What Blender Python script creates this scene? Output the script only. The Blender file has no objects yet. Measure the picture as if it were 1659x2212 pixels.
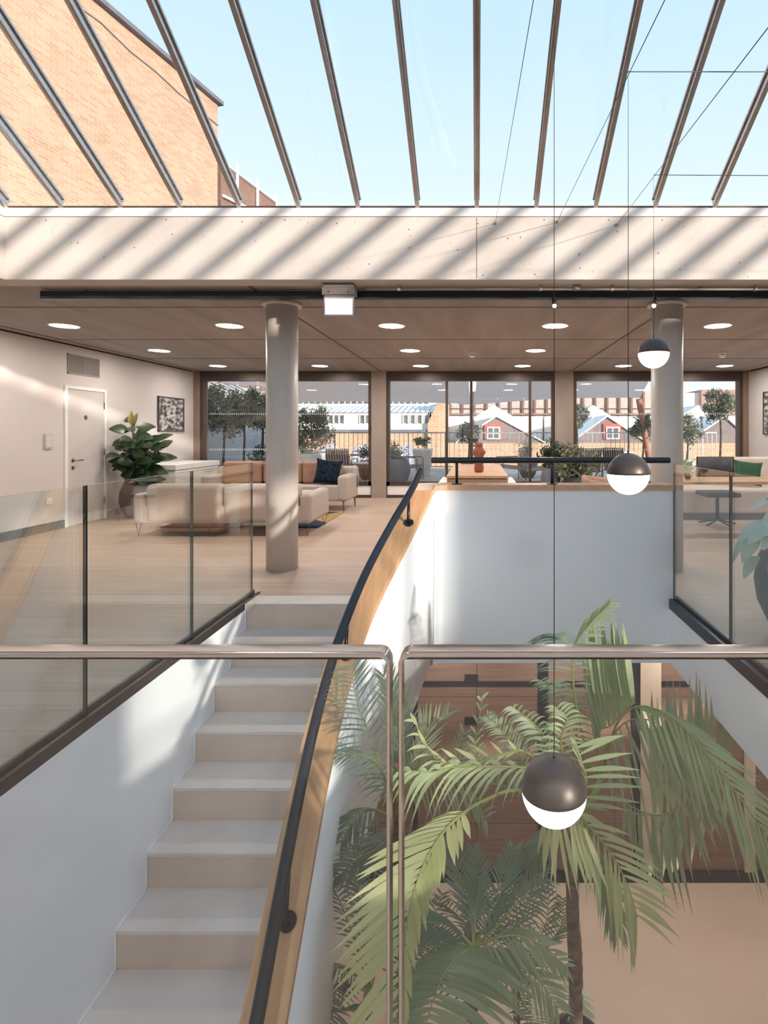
import bpy, math, random
from mathutils import Vector, Matrix
random.seed(7)
SC = bpy.context.scene
COL = SC.collection
PI = math.pi

# ------------------------------------------------------------------ camera
FPX, CX, HY, E = 1180.0, 1030.0, 935.0, 1.35      # focal length, vanishing point and eye height
cam = bpy.data.cameras.new('camera'); camo = bpy.data.objects.new('camera', cam); COL.objects.link(camo)
cam.sensor_fit = 'VERTICAL'; cam.sensor_height = 36.0
cam.lens = FPX / 2212.0 * 36.0
cam.shift_x = -(CX - 829.5) / 2212.0
cam.shift_y = -(1106.0 - HY) / 2212.0
cam.clip_start = 0.02; cam.clip_end = 500
camo.location = (0, 0, E); camo.rotation_euler = (PI / 2, 0, 0)
SC.camera = camo

# ------------------------------------------------------------------ light and exposure
SKY_STRENGTH = 0.78
SUN_STRENGTH = 4.7
EXPOSURE = 0.6
LAMP = 68.0           # radiance of the ceiling downlights
SC.view_settings.view_transform = 'Standard'
SC.view_settings.look = 'None'
SC.view_settings.exposure = EXPOSURE
SC.view_settings.gamma = 1.0
SC.view_settings.use_curve_mapping = False
cy = SC.cycles
cy.max_bounces = 12; cy.diffuse_bounces = 6; cy.glossy_bounces = 5; cy.transmission_bounces = 6
cy.transparent_max_bounces = 28; cy.caustics_reflective = False; cy.caustics_refractive = False
cy.sample_clamp_indirect = 4.0
try:
    cy.use_denoising = True; cy.denoiser = 'OPENIMAGEDENOISE'
except Exception:
    pass

w = bpy.data.worlds.new('sky'); SC.world = w; w.use_nodes = True
nt = w.node_tree; nt.nodes.clear()
tc = nt.nodes.new('ShaderNodeTexCoord'); sp = nt.nodes.new('ShaderNodeSeparateXYZ')
nt.links.new(tc.outputs['Generated'], sp.inputs[0])
rp = nt.nodes.new('ShaderNodeValToRGB'); cr = rp.color_ramp
cr.elements[0].position = 0.0; cr.elements[0].color = (.34, .31, .29, 1)
cr.elements[1].position = 1.0; cr.elements[1].color = (.36, .66, .97, 1)
for p, c in ((.46, (.55, .50, .46)), (.505, (.93, .93, .92)), (.60, (.88, .95, 1.0)), (.69, (.74, .885, 1.0)), (.80, (.58, .79, 1.0))):
    e = cr.elements.new(p); e.color = (*c, 1)
mp = nt.nodes.new('ShaderNodeMath'); mp.operation = 'MULTIPLY_ADD'; mp.inputs[1].default_value = .5; mp.inputs[2].default_value = .5
nt.links.new(sp.outputs['Z'], mp.inputs[0]); nt.links.new(mp.outputs[0], rp.inputs[0])
ns = nt.nodes.new('ShaderNodeTexNoise'); ns.inputs['Scale'].default_value = 2.4; ns.inputs['Detail'].default_value = 6
mpp = nt.nodes.new('ShaderNodeMapping'); mpp.inputs['Scale'].default_value = (1, 1, 2.6)
nt.links.new(tc.outputs['Generated'], mpp.inputs[0]); nt.links.new(mpp.outputs[0], ns.inputs[0])
mr = nt.nodes.new('ShaderNodeMapRange'); mr.inputs[1].default_value = .62; mr.inputs[2].default_value = .85; mr.inputs[4].default_value = .5
nt.links.new(ns.outputs[0], mr.inputs[0])
mx = nt.nodes.new('ShaderNodeMixRGB'); mx.inputs[2].default_value = (.95, .97, 1, 1)
nt.links.new(mr.outputs[0], mx.inputs[0]); nt.links.new(rp.outputs[0], mx.inputs[1])
bg = nt.nodes.new('ShaderNodeBackground'); bg.inputs[1].default_value = SKY_STRENGTH
nt.links.new(mx.outputs[0], bg.inputs[0])
wo = nt.nodes.new('ShaderNodeOutputWorld'); nt.links.new(bg.outputs[0], wo.inputs[0])

SUN_DIR = Vector((-1.0, 1.0, -.214)).normalized()
sl = bpy.data.lights.new('sun', 'SUN'); sl.energy = SUN_STRENGTH; sl.color = (1.0, .84, .71); sl.angle = math.radians(1.6)
so = bpy.data.objects.new('sun', sl); COL.objects.link(so)
so.rotation_euler = SUN_DIR.to_track_quat('-Z', 'Y').to_euler(); so.location = (20, -20, 10)

# ------------------------------------------------------------------ helpers
def at(px, py, d):
    return Vector(((px - CX) * d / FPX, d, E - (py - HY) * d / FPX))

def tag(o, label=None, cat=None, group=None, kind=None):
    if label: o['label'] = label
    if cat: o['category'] = cat
    if group: o['group'] = group
    if kind: o['kind'] = kind
    return o

def world_loc(o):
    v = Vector((0, 0, 0))
    while o is not None:
        v += o.location; o = o.parent
    return v

def thing(name, label, cat, loc=(0, 0, 0), group=None, kind=None):
    o = bpy.data.objects.new(name, None); COL.objects.link(o)
    o.empty_display_size = .1
    o.location = loc
    return tag(o, label, cat, group, kind)

class MB:
    def __init__(s): s.v = []; s.f = []; s.sm = []; s.mi = []; s.m = 0
    def add(s, vs, fs, smooth=False):
        n = len(s.v); s.v += [tuple(p) for p in vs]
        for f in fs:
            s.f.append(tuple(n + i for i in f)); s.sm.append(smooth); s.mi.append(s.m)
        return s
    def box(s, x0, x1, y0, y1, z0, z1):
        vs = [(x, y, z) for z in (z0, z1) for y in (y0, y1) for x in (x0, x1)]
        return s.add(vs, [(0, 2, 3, 1), (4, 5, 7, 6), (0, 1, 5, 4), (1, 3, 7, 5), (3, 2, 6, 7), (2, 0, 4, 6)])
    def bar(s, a, b, wd, ht, up=(0, 0, 1)):
        a = Vector(a); b = Vector(b); t = (b - a).normalized(); up = Vector(up)
        sd = t.cross(up).normalized(); u = sd.cross(t).normalized()
        vs = []
        for p in (a, b):
            for i, j in ((-1, -1), (1, -1), (1, 1), (-1, 1)):
                vs.append(p + sd * wd / 2 * i + u * ht / 2 * j)
        return s.add(vs, [(0, 1, 2, 3), (7, 6, 5, 4), (0, 4, 5, 1), (1, 5, 6, 2), (2, 6, 7, 3), (3, 7, 4, 0)])
    def prism(s, pts, ext):
        n = len(pts); ext = Vector(ext)
        vs = [Vector(p) for p in pts] + [Vector(p) + ext for p in pts]
        return s.add(vs, [tuple(range(n - 1, -1, -1)), tuple(range(n, 2 * n))] + [(i, (i + 1) % n, n + (i + 1) % n, n + i) for i in range(n)])
    def tube(s, pts, r, n=10, caps=True):
        pts = [Vector(p) for p in pts]; m = len(pts)
        rs = r if isinstance(r, (list, tuple)) else [r] * m
        vs = []; prev = None
        for i, p in enumerate(pts):
            t = (pts[min(i + 1, m - 1)] - pts[max(i - 1, 0)]).normalized()
            if prev is None:
                a = Vector((0, 0, 1)) if abs(t.z) < .9 else Vector((1, 0, 0))
                u = t.cross(a).normalized()
            else:
                u = (prev - t * prev.dot(t)).normalized()
            prev = u; v = t.cross(u)
            for k in range(n):
                an = 2 * PI * k / n
                vs.append(p + (u * math.cos(an) + v * math.sin(an)) * rs[i])
        fs = [(i * n + k, i * n + (k + 1) % n, (i + 1) * n + (k + 1) % n, (i + 1) * n + k) for i in range(m - 1) for k in range(n)]
        s.add(vs, fs, True)
        if caps:
            b = len(s.v) - m * n
            s.f.append(tuple(b + k for k in range(n - 1, -1, -1))); s.sm.append(False); s.mi.append(s.m)
            s.f.append(tuple(b + (m - 1) * n + k for k in range(n))); s.sm.append(False); s.mi.append(s.m)
        return s
    def lathe(s, prof, c=(0, 0, 0), n=32, sq=None):
        vs = []; m = len(prof)
        for r, z in prof:
            for k in range(n):
                a = 2 * PI * k / n
                q = 1 if sq is None else sq(a, z)
                vs.append((c[0] + r * q * math.cos(a), c[1] + r * q * math.sin(a), c[2] + z))
        fs = [(i * n + k, i * n + (k + 1) % n, (i + 1) * n + (k + 1) % n, (i + 1) * n + k) for i in range(m - 1) for k in range(n)]
        fs += [tuple(range(n - 1, -1, -1)), tuple((m - 1) * n + k for k in range(n))]
        return s.add(vs, fs, True)
    def build(s, name, mat, parent=None, bevel=0, seg=2, kind=None, origin=True, sub=0):
        me = bpy.data.meshes.new(name)
        if parent is not None:
            off = world_loc(parent)
        elif origin and s.v:
            xs = [p[0] for p in s.v]; ys = [p[1] for p in s.v]; zs = [p[2] for p in s.v]
            off = Vector(((min(xs) + max(xs)) / 2, (min(ys) + max(ys)) / 2, min(zs)))
        else:
            off = Vector((0, 0, 0))
        me.from_pydata([(p[0] - off.x, p[1] - off.y, p[2] - off.z) for p in s.v], [], s.f)
        for i, pl in enumerate(me.polygons):
            pl.use_smooth = s.sm[i]; pl.material_index = s.mi[i]
        for m_ in (mat if isinstance(mat, (list, tuple)) else [mat]):
            me.materials.append(m_)
        me.update()
        o = bpy.data.objects.new(name, me); COL.objects.link(o)
        if parent is not None: o.parent = parent
        else: o.location = off
        if bevel:
            b = o.modifiers.new('bevel', 'BEVEL'); b.width = bevel; b.segments = seg; b.limit_method = 'ANGLE'; b.angle_limit = .6
            for pl in me.polygons: pl.use_smooth = True
            try:
                wn = o.modifiers.new('wn', 'WEIGHTED_NORMAL'); wn.keep_sharp = True
            except Exception: pass
        if sub:
            q = o.modifiers.new('sub', 'SUBSURF'); q.levels = sub; q.render_levels = sub
        if kind: o['kind'] = kind
        return o

def kids(o): return [c for c in bpy.data.objects if c.parent is o]
def copy_tree(o, loc=None, label=None, rz=None, group=None, scale=None, parent=None, _k=None):
    if _k is None:
        _k = {}
        for x in bpy.data.objects:
            if x.parent: _k.setdefault(x.parent.name, []).append(x)
    c = o.copy(); COL.objects.link(c)
    if parent is not None: c.parent = parent
    if loc is not None: c.location = loc
    if rz is not None: c.rotation_euler = (0, 0, rz)
    if label: c['label'] = label
    if group: c['group'] = group
    if scale: c.scale = (scale,) * 3 if not isinstance(scale, tuple) else scale
    for ch in _k.get(o.name, []): copy_tree(ch, parent=c, _k=_k)
    return c

# ------------------------------------------------------------------ materials
def new_mat(name):
    m = bpy.data.materials.new(name); m.use_nodes = True
    return m, m.node_tree, m.node_tree.nodes['Principled BSDF']

def coords(t, plane=None, scale=(1, 1, 1)):
    g = t.nodes.new('ShaderNodeNewGeometry')     # world position, so neighbouring objects share one grain
    out = g.outputs['Position']
    if plane:
        s = t.nodes.new('ShaderNodeSeparateXYZ'); c = t.nodes.new('ShaderNodeCombineXYZ')
        t.links.new(out, s.inputs[0])
        t.links.new(s.outputs[plane[0].upper()], c.inputs[0]); t.links.new(s.outputs[plane[1].upper()], c.inputs[1])
        out = c.outputs[0]
    m = t.nodes.new('ShaderNodeMapping'); m.inputs['Scale'].default_value = scale
    t.links.new(out, m.inputs[0])
    return m.outputs[0]

def mat(name, c, rough=.6, metal=0, c2=None, nscale=3, stretch=(1, 1, 1), bump=0, spec=.5, contrast=(.35, .65), trans=0, detail=5, bscale=None, leafy=True):
    m, t, b = new_mat(name)
    b.inputs['Base Color'].default_value = (*c, 1); b.inputs['Roughness'].default_value = rough
    b.inputs['Metallic'].default_value = metal
    b.inputs['Specular IOR Level'].default_value = spec
    if c2 is not None or bump:
        n = t.nodes.new('ShaderNodeTexNoise'); n.inputs['Scale'].default_value = nscale; n.inputs['Detail'].default_value = detail
        t.links.new(coords(t, None, stretch), n.inputs[0])
        if c2 is not None:
            r = t.nodes.new('ShaderNodeValToRGB')
            r.color_ramp.elements[0].position = contrast[0]; r.color_ramp.elements[1].position = contrast[1]
            r.color_ramp.elements[0].color = (*c, 1); r.color_ramp.elements[1].color = (*c2, 1)
            t.links.new(n.outputs[0], r.inputs[0]); t.links.new(r.outputs[0], b.inputs['Base Color'])
        if bump:
            n2 = n
            if bscale:
                n2 = t.nodes.new('ShaderNodeTexNoise'); n2.inputs['Scale'].default_value = bscale
                t.links.new(coords(t, None, stretch), n2.inputs[0])
            bp = t.nodes.new('ShaderNodeBump'); bp.inputs['Strength'].default_value = bump; bp.inputs['Distance'].default_value = .01
            t.links.new(n2.outputs[0], bp.inputs['Height']); t.links.new(bp.outputs[0], b.inputs['Normal'])
    if trans:
        out = t.nodes['Material Output']
        tl = t.nodes.new('ShaderNodeBsdfTranslucent'); tl.inputs[0].default_value = (min(1, c[0] * 1.4), min(1, c[1] * 1.45), c[2] * 1.1, 1) if leafy else (*c, 1)
        mxs = t.nodes.new('ShaderNodeMixShader'); mxs.inputs[0].default_value = trans
        t.links.new(b.outputs[0], mxs.inputs[1]); t.links.new(tl.outputs[0], mxs.inputs[2]); t.links.new(mxs.outputs[0], out.inputs[0])
    return m

def brick(name, c1, c2, mortar, bw, rh, plane, ms=.01, rough=.8, offset=.5, bias=0, grain=None, gl=0, noise=None, bumps=.2, ph=0):
    m, t, b = new_mat(name)
    br = t.nodes.new('ShaderNodeTexBrick')
    v = coords(t, plane)
    t.links.new(v, br.inputs[0])
    br.inputs['Color1'].default_value = (*c1, 1); br.inputs['Color2'].default_value = (*c2, 1); br.inputs['Mortar'].default_value = (*mortar, 1)
    br.inputs['Scale'].default_value = 1; br.inputs['Mortar Size'].default_value = ms; br.inputs['Mortar Smooth'].default_value = .3
    br.inputs['Bias'].default_value = bias; br.inputs['Brick Width'].default_value = bw; br.inputs['Row Height'].default_value = rh
    br.offset = offset; br.offset_frequency = 2
    col = br.outputs[0]
    if grain:
        n = t.nodes.new('ShaderNodeTexNoise'); n.inputs['Scale'].default_value = 1; n.inputs['Detail'].default_value = 8
        t.links.new(coords(t, plane, grain), n.inputs[0])
        mr = t.nodes.new('ShaderNodeMapRange'); mr.inputs[1].default_value = .3; mr.inputs[2].default_value = .7
        mr.inputs[3].default_value = 1 - gl; mr.inputs[4].default_value = 1 + gl * .5
        t.links.new(n.outputs[0], mr.inputs[0])
        mxx = t.nodes.new('ShaderNodeVectorMath'); mxx.operation = 'SCALE'
        t.links.new(col, mxx.inputs[0]); t.links.new(mr.outputs[0], mxx.inputs['Scale']); col = mxx.outputs[0]
    t.links.new(col, b.inputs['Base Color']); b.inputs['Roughness'].default_value = rough
    if bumps:
        bp = t.nodes.new('ShaderNodeBump'); bp.inputs['Strength'].default_value = bumps; bp.inputs['Distance'].default_value = .004; bp.invert = True
        t.links.new(br.outputs['Fac'], bp.inputs['Height']); t.links.new(bp.outputs[0], b.inputs['Normal'])
    return m

def glass(name, tint, ior=1.45, refl=1.0, rough=0.0):
    m = bpy.data.materials.new(name); m.use_nodes = True; t = m.node_tree; t.nodes.clear()
    tr = t.nodes.new('ShaderNodeBsdfTransparent'); tr.inputs[0].default_value = (*tint, 1)
    gl = t.nodes.new('ShaderNodeBsdfGlossy'); gl.inputs['Roughness'].default_value = rough; gl.inputs[0].default_value = (refl, refl, refl, 1)
    fr = t.nodes.new('ShaderNodeFresnel'); fr.inputs[0].default_value = ior
    geo = t.nodes.new('ShaderNodeNewGeometry')
    # a thin pane reflects the same from either side
    iv = t.nodes.new('ShaderNodeMix'); iv.data_type = 'FLOAT'; iv.inputs[2].default_value = ior; iv.inputs[3].default_value = 1 / ior
    t.links.new(geo.outputs['Backfacing'], iv.inputs[0])
    mxs = t.nodes.new('ShaderNodeMixShader'); o = t.nodes.new('ShaderNodeOutputMaterial')
    inv = t.nodes.new('ShaderNodeLayerWeight'); inv.inputs[0].default_value = .5
    # Schlick on |cos|
    dt = t.nodes.new('ShaderNodeVectorMath'); dt.operation = 'DOT_PRODUCT'
    t.links.new(geo.outputs['Normal'], dt.inputs[0]); t.links.new(geo.outputs['Incoming'], dt.inputs[1])
    ab = t.nodes.new('ShaderNodeMath'); ab.operation = 'ABSOLUTE'; t.links.new(dt.outputs['Value'], ab.inputs[0])
    om = t.nodes.new('ShaderNodeMath'); om.operation = 'SUBTRACT'; om.inputs[0].default_value = 1; t.links.new(ab.outputs[0], om.inputs[1])
    pw = t.nodes.new('ShaderNodeMath'); pw.operation = 'POWER'; pw.inputs[1].default_value = 5; t.links.new(om.outputs[0], pw.inputs[0])
    f0 = ((ior - 1) / (ior + 1)) ** 2
    ma = t.nodes.new('ShaderNodeMath'); ma.operation = 'MULTIPLY_ADD'; ma.inputs[1].default_value = 1 - f0; ma.inputs[2].default_value = f0
    t.links.new(pw.outputs[0], ma.inputs[0])
    t.nodes.remove(fr); t.nodes.remove(iv); t.nodes.remove(inv)
    t.links.new(ma.outputs[0], mxs.inputs[0]); t.links.new(tr.outputs[0], mxs.inputs[1]); t.links.new(gl.outputs[0], mxs.inputs[2])
    t.links.new(mxs.outputs[0], o.inputs[0])
    return m

def emit(name, c, s):
    m = bpy.data.materials.new(name); m.use_nodes = True; t = m.node_tree; t.nodes.clear()
    e_ = t.nodes.new('ShaderNodeEmission'); e_.inputs[0].default_value = (*c, 1); e_.inputs[1].default_value = s
    o = t.nodes.new('ShaderNodeOutputMaterial'); t.links.new(e_.outputs[0], o.inputs[0])
    return m

WHITE = mat('white_plaster', (.83, .865, .91), .55, c2=(.86, .895, .94), nscale=1.2, bump=.03, bscale=60)
WALLW = mat('warm_white_paint', (.62, .575, .555), .6, c2=(.65, .605, .585), nscale=1)
CEIL = mat('board_marked_concrete', (.29, .265, .25), .8, c2=(.39, .36, .345), nscale=1.6, stretch=(2.4, .3, 1), bump=.12, bscale=14, contrast=(.3, .72), detail=8)
FASC = mat('pale_concrete', (.52, .48, .45), .8, c2=(.62, .585, .55), nscale=1.8, bump=.15, bscale=30, contrast=(.3, .62), detail=9)
COLC = mat('smooth_column_concrete', (.56, .525, .49), .45, c2=(.67, .635, .60), nscale=2.5, stretch=(1.5, 1.5, .5), contrast=(.3, .7), detail=7)
PIT = mat('pit_shadow_concrete', (.22, .17, .15), .9)
FLOOR = brick('oak_planks', (.49, .355, .27), (.56, .42, .325), (.35, .25, .185), 2.1, .19, 'xy', .003, .42, .37, grain=(1.2, 26, 1), gl=.16, bumps=.1)
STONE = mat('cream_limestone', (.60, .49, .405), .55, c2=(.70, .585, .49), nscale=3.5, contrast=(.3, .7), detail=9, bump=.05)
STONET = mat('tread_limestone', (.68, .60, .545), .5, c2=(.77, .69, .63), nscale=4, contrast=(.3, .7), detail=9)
LFLOOR = mat('polished_screed', (.50, .38, .30), .4, c2=(.58, .45, .36), nscale=1.4, contrast=(.3, .7), detail=8)
OAK = mat('oak_capping', (.56, .30, .15), .38, c2=(.70, .42, .22), nscale=3, stretch=(9, 1.2, 1.2), contrast=(.3, .7), detail=6)
OAKT = mat('oak_table', (.56, .33, .20), .4, c2=(.66, .42, .26), nscale=2, stretch=(8, 1, 8), contrast=(.3, .7))
BLACK = mat('black_powder_coat', (.016, .022, .032), .28, metal=.2, c2=(.02, .027, .038), nscale=40)
BRONZE = mat('bronze_frame', (.085, .062, .052), .4, metal=.5, c2=(.10, .075, .062), nscale=4)
DARKCH = mat('dark_bronze_channel', (.055, .042, .036), .4, metal=.4, c2=(.075, .058, .05), nscale=8)
STEEL = mat('brushed_steel', (.52, .47, .44), .22, metal=1.0, c2=(.60, .55, .52), nscale=30)
CHROME = mat('polished_steel', (.62, .58, .56), .14, metal=1.0, c2=(.66, .62, .6), nscale=20)
GCLEAR = glass('skylight_glass', (.985, .995, 1.0))
GRAIL = glass('balustrade_glass', (.925, .955, .95), 1.9)
GFRONT = glass('near_balustrade_glass', (.985, .995, .993), 1.42)
GWIN = glass('window_glass', (.97, .98, .985), 1.5)
GEDGE = mat('glass_edge', (.02, .035, .032), .15, c2=(.03, .05, .045), nscale=5)
DOT = mat('frosted_vinyl', (.75, .77, .8), .6, c2=(.8, .82, .84), nscale=5)
LAMPM = emit('downlight_glow', (1.0, .92, .84), LAMP)
FILLLOW = emit('lower_fill_glow', (1.0, .90, .80), LAMP * .55)  # glow of the fill lamps added out of sight below
FILLB = emit('rear_fill_glow', (.95, .97, 1.0), LAMP * 1.9)  # glow of the fill lamps added behind the camera
GLOBE = emit('opal_glass_glow', (1.0, .90, .74), 3.0)
SIGNM = emit('sign_panel_glow', (1.0, .93, .88), 1.0)
SPOTM = emit('spot_glow', (1.0, .86, .72), 14)
WTRIM = mat('white_trim', (.85, .84, .83), .4, c2=(.88, .87, .86), nscale=3)
DOORM = mat('door_paint', (.61, .57, .55), .45, c2=(.63, .59, .57), nscale=2)
BASEB = mat('grey_skirting', (.13, .12, .115), .5, c2=(.16, .15, .14), nscale=4)
TIMB = brick('stained_timber_panel', (.175, .112, .088), (.20, .13, .102), (.06, .04, .033), 1.35, .62, 'xz', .004, .35, 0, grain=(1.5, 30, 1), gl=.25)
FABRIC = mat('oatmeal_bouclé'.replace('é', 'e'), (.43, .37, .335), .95, c2=(.50, .44, .40), nscale=90, bump=.25)
NAVY = mat('navy_velvet', (.006, .011, .02), 1.0, spec=.1, c2=(.02, .03, .05), nscale=20)
TAN = mat('tan_leather', (.30, .17, .11), .55, c2=(.36, .21, .14), nscale=12)
DGREY = mat('charcoal_fibrestone', (.05, .052, .058), .7, c2=(.075, .078, .085), nscale=9)
LEAFD = mat('dark_glossy_leaf', (.018, .045, .022), .35, c2=(.045, .085, .035), nscale=4, trans=.12)
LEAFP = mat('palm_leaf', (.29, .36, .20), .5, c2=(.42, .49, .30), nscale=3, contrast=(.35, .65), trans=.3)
LEAFY = mat('sun_tinted_palm_leaf', (.40, .43, .22), .5, c2=(.54, .55, .32), nscale=3, trans=.3)  # yellow tint of sunlight put into the leaf colour
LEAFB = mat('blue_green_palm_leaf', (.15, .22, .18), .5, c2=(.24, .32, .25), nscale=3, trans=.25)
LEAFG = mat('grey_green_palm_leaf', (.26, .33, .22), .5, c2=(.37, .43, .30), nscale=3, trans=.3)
LEAFO = mat('olive_leaf', (.13, .16, .10), .6, c2=(.27, .29, .21), nscale=9, trans=.15)
LEAFC = mat('pale_mint_leaf', (.40, .54, .44), .5, c2=(.56, .66, .56), nscale=7, trans=.2)
STEMG = mat('green_stem', (.24, .28, .09), .5, c2=(.30, .33, .13), nscale=8)
DRYL = mat('dry_leaf_tip', (.42, .30, .19), .7, c2=(.5, .38, .25), nscale=8)
BARK = mat('ringed_palm_bark', (.14, .11, .085), .85, c2=(.25, .20, .16), nscale=9, stretch=(1, 1, 4), bump=.3)
TBARK = mat('olive_bark', (.05, .045, .045), .9, c2=(.09, .08, .075), nscale=12)
SOIL = mat('potting_soil', (.03, .02, .015), 1, c2=(.05, .035, .03), nscale=30, bump=.4)
BRKL = brick('sunlit_yellow_brick', (.52, .355, .25), (.40, .26, .175), (.50, .38, .30), .235, .078, 'yz', .010, .9, .5, grain=(.8, .8, 1), gl=.12)
BRKX = brick('stock_brick', (.60, .40, .24), (.50, .31, .19), (.55, .46, .36), .46, .15, 'xz', .02, .9, .5)
COPE = mat('lead_coping', (.13, .14, .18), .6, c2=(.17, .18, .22), nscale=3)
PAVE = brick('grey_pavers', (.42, .40, .39), (.50, .47, .45), (.25, .24, .23), .6, .6, 'xy', .012, .7, .5)
SAILM = mat('sail_canvas', (.86, .76, .70), .9, c2=(.90, .80, .74), nscale=3, trans=.85, leafy=False)
TERRW = mat('terrace_side_wall', (.42, .46, .50), .6, c2=(.47, .50, .54), nscale=1.5)
CREAM = mat('cream_render', (.80, .76, .70), .8, c2=(.85, .81, .76), nscale=1)
ROOFW = mat('pale_zinc_roof', (.72, .72, .74), .6, c2=(.78, .78, .80), nscale=2)
SLATE = mat('weathered_boards', (.20, .17, .17), .8, c2=(.27, .23, .225), nscale=6, stretch=(3, 1, .4))
RED = mat('red_brick_surround', (.52, .10, .07), .7, c2=(.62, .15, .11), nscale=6)
WPAN = mat('dark_window_pane', (.10, .12, .14), .15, c2=(.16, .18, .2), nscale=2)
PINK = mat('pinkish_office_cladding', (.52, .42, .38), .7, c2=(.60, .50, .46), nscale=2)
BROWNB = mat('brown_mullion', (.20, .12, .10), .7, c2=(.24, .15, .12), nscale=4)
GALV = mat('galvanised_steel', (.36, .38, .42), .45, metal=.6, c2=(.42, .44, .48), nscale=12)
TUBEM = mat('grey_tube_steel', (.16, .17, .19), .35, metal=.7, c2=(.20, .21, .23), nscale=12)
TERRA = mat('glazed_terracotta', (.26, .075, .05), .3, c2=(.34, .11, .075), nscale=6)
PLANTW = mat('white_planter_glaze', (.66, .68, .68), .6, c2=(.72, .74, .74), nscale=3)
FRAMEM = mat('charcoal_picture_frame', (.06, .055, .055), .5, c2=(.08, .07, .07), nscale=5)
PHOTO = mat('monochrome_print', (.05, .045, .045), .35, c2=(.55, .52, .51), nscale=5, stretch=(1, 1.6, 3), contrast=(.42, .6), detail=3)
HINGE = mat('satin_nickel', (.32, .29, .27), .35, metal=.9, c2=(.36, .33, .31), nscale=9)
GREENC = mat('forest_green_wool', (.02, .07, .04), .95, c2=(.03, .09, .05), nscale=20)
VENTM = mat('vent_louvre_grey', (.30, .27, .25), .6, c2=(.34, .31, .29), nscale=3)
REDPOLE = mat('rust_red_steel', (.36, .16, .11), .6, c2=(.42, .2, .14), nscale=5)
def stripes(name, a, b, freq):
    m, t, bs = new_mat(name)
    wv = t.nodes.new('ShaderNodeTexWave'); wv.inputs['Scale'].default_value = freq; wv.bands_direction = 'X'
    c = t.nodes.new('ShaderNodeTexCoord'); t.links.new(c.outputs['Object'], wv.inputs[0])
    r = t.nodes.new('ShaderNodeValToRGB'); r.color_ramp.interpolation = 'CONSTANT'
    r.color_ramp.elements[0].color = (*a, 1); r.color_ramp.elements[1].position = .5; r.color_ramp.elements[1].color = (*b, 1)
    t.links.new(wv.outputs[0], r.inputs[0]); t.links.new(r.outputs[0], bs.inputs['Base Color']); bs.inputs['Roughness'].default_value = .9
    return m
STRIPE = stripes('striped_canvas', (.06, .055, .06), (.42, .37, .33), 5.2)
def rugm():
    m, t, bs = new_mat('geometric_rug_wool')
    v = t.nodes.new('ShaderNodeTexVoronoi'); v.inputs['Scale'].default_value = 1.6
    t.links.new(coords(t, 'xy', (1.2, .7, 1)), v.inputs[0])
    s = t.nodes.new('ShaderNodeSeparateXYZ'); t.links.new(v.outputs['Color'], s.inputs[0])
    r = t.nodes.new('ShaderNodeValToRGB'); r.color_ramp.interpolation = 'CONSTANT'
    r.color_ramp.elements[0].color = (.015, .03, .07, 1); r.color_ramp.elements[1].position = .75; r.color_ramp.elements[1].color = (.03, .03, .035, 1)
    for p, c in ((.3, (.30, .13, .07)), (.5, (.33, .22, .09)), (.62, (.30, .27, .25))):
        e = r.color_ramp.elements.new(p); e.color = (*c, 1)
    t.links.new(s.outputs[0], r.inputs[0]); t.links.new(r.outputs[0], bs.inputs['Base Color']); bs.inputs['Roughness'].default_value = 1
    return m
RUG = rugm()

# ------------------------------------------------------------------ key dimensions
CZ = E + 1.283                    # ceiling height
YF, YB, YN = 4.57, 11.38, 1.08     # far fascia, window wall, near fascia
XL, XR = -5.88, 5.64              # side walls of the upper room
OX, OXR = 3.95, 5.44              # skylight ends, left and right
ST = E + 1.809                    # top of the concrete upstand
SZ = E + 1.878                    # foot of the glazing
RY, RZ = 2.825, SZ + .585 * 1.745   # ridge
YBK = -3.2                        # wall behind the camera
LZ = -3.05                        # lower floor
VX0, VX1, VY = -1.86, 1.60, 4.44  # void edges
SX = -1.824                       # stair wall plane
RIS, GO, NY = .1939, .2577, 4.305

# ------------------------------------------------------------------ setting: floors and ceilings
b = MB()
b.box(XL - .2, -.36, NY + .03, YB + .05, -.5, 0); b.box(-.36, XR + .2, VY + .02, YB + .05, -.5, 0)
b.box(XL - .2, VX0, YBK, NY + .03, -.5, 0)
b.box(VX1, XR + .2, YBK, VY + .02, -.5, 0)
b.box(VX0, VX1, YBK, .56, -.5, 0)
b.build('floor', FLOOR, kind='structure', origin=False)
b = MB(); b.box(SX, -.36, NY + .0005, 4.52, 0.0, .003); b.build('trim_1', STONET, kind='structure')
b = MB()
b.box(XL - .2, XR + .2, YF + .2, YB + .35, CZ, CZ + .42)
b.box(XL - .2, -OX - .2, YN - .2, YF + .2, CZ, CZ + .42)
b.box(OXR + .2, XR + .2, YN - .2, YF + .2, CZ, CZ + .42)
b.box(XL - .2, XR + .2, YBK - .2, YN - .2, CZ, CZ + .42)
b.build('ceiling', CEIL, kind='structure', origin=False)
# shutter joints cast into the ceiling soffit
JT = mat('soffit_joint', (.14, .105, .088), .9, c2=(.17, .13, .11), nscale=5)
b = MB()
for x in (-5.7, -1.99, 1.96, 5.6): b.box(x - .011, x + .011, YF + .21, YB, CZ - .006, CZ + .01)
b.build('trim_2', JT, kind='structure')
b = MB()
for y in (5.57, 7.5, 9.4): b.box(XL, XR, y - .008, y + .008, CZ - .004, CZ + .01)
b.build('trim_3', JT, kind='structure')
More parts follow.
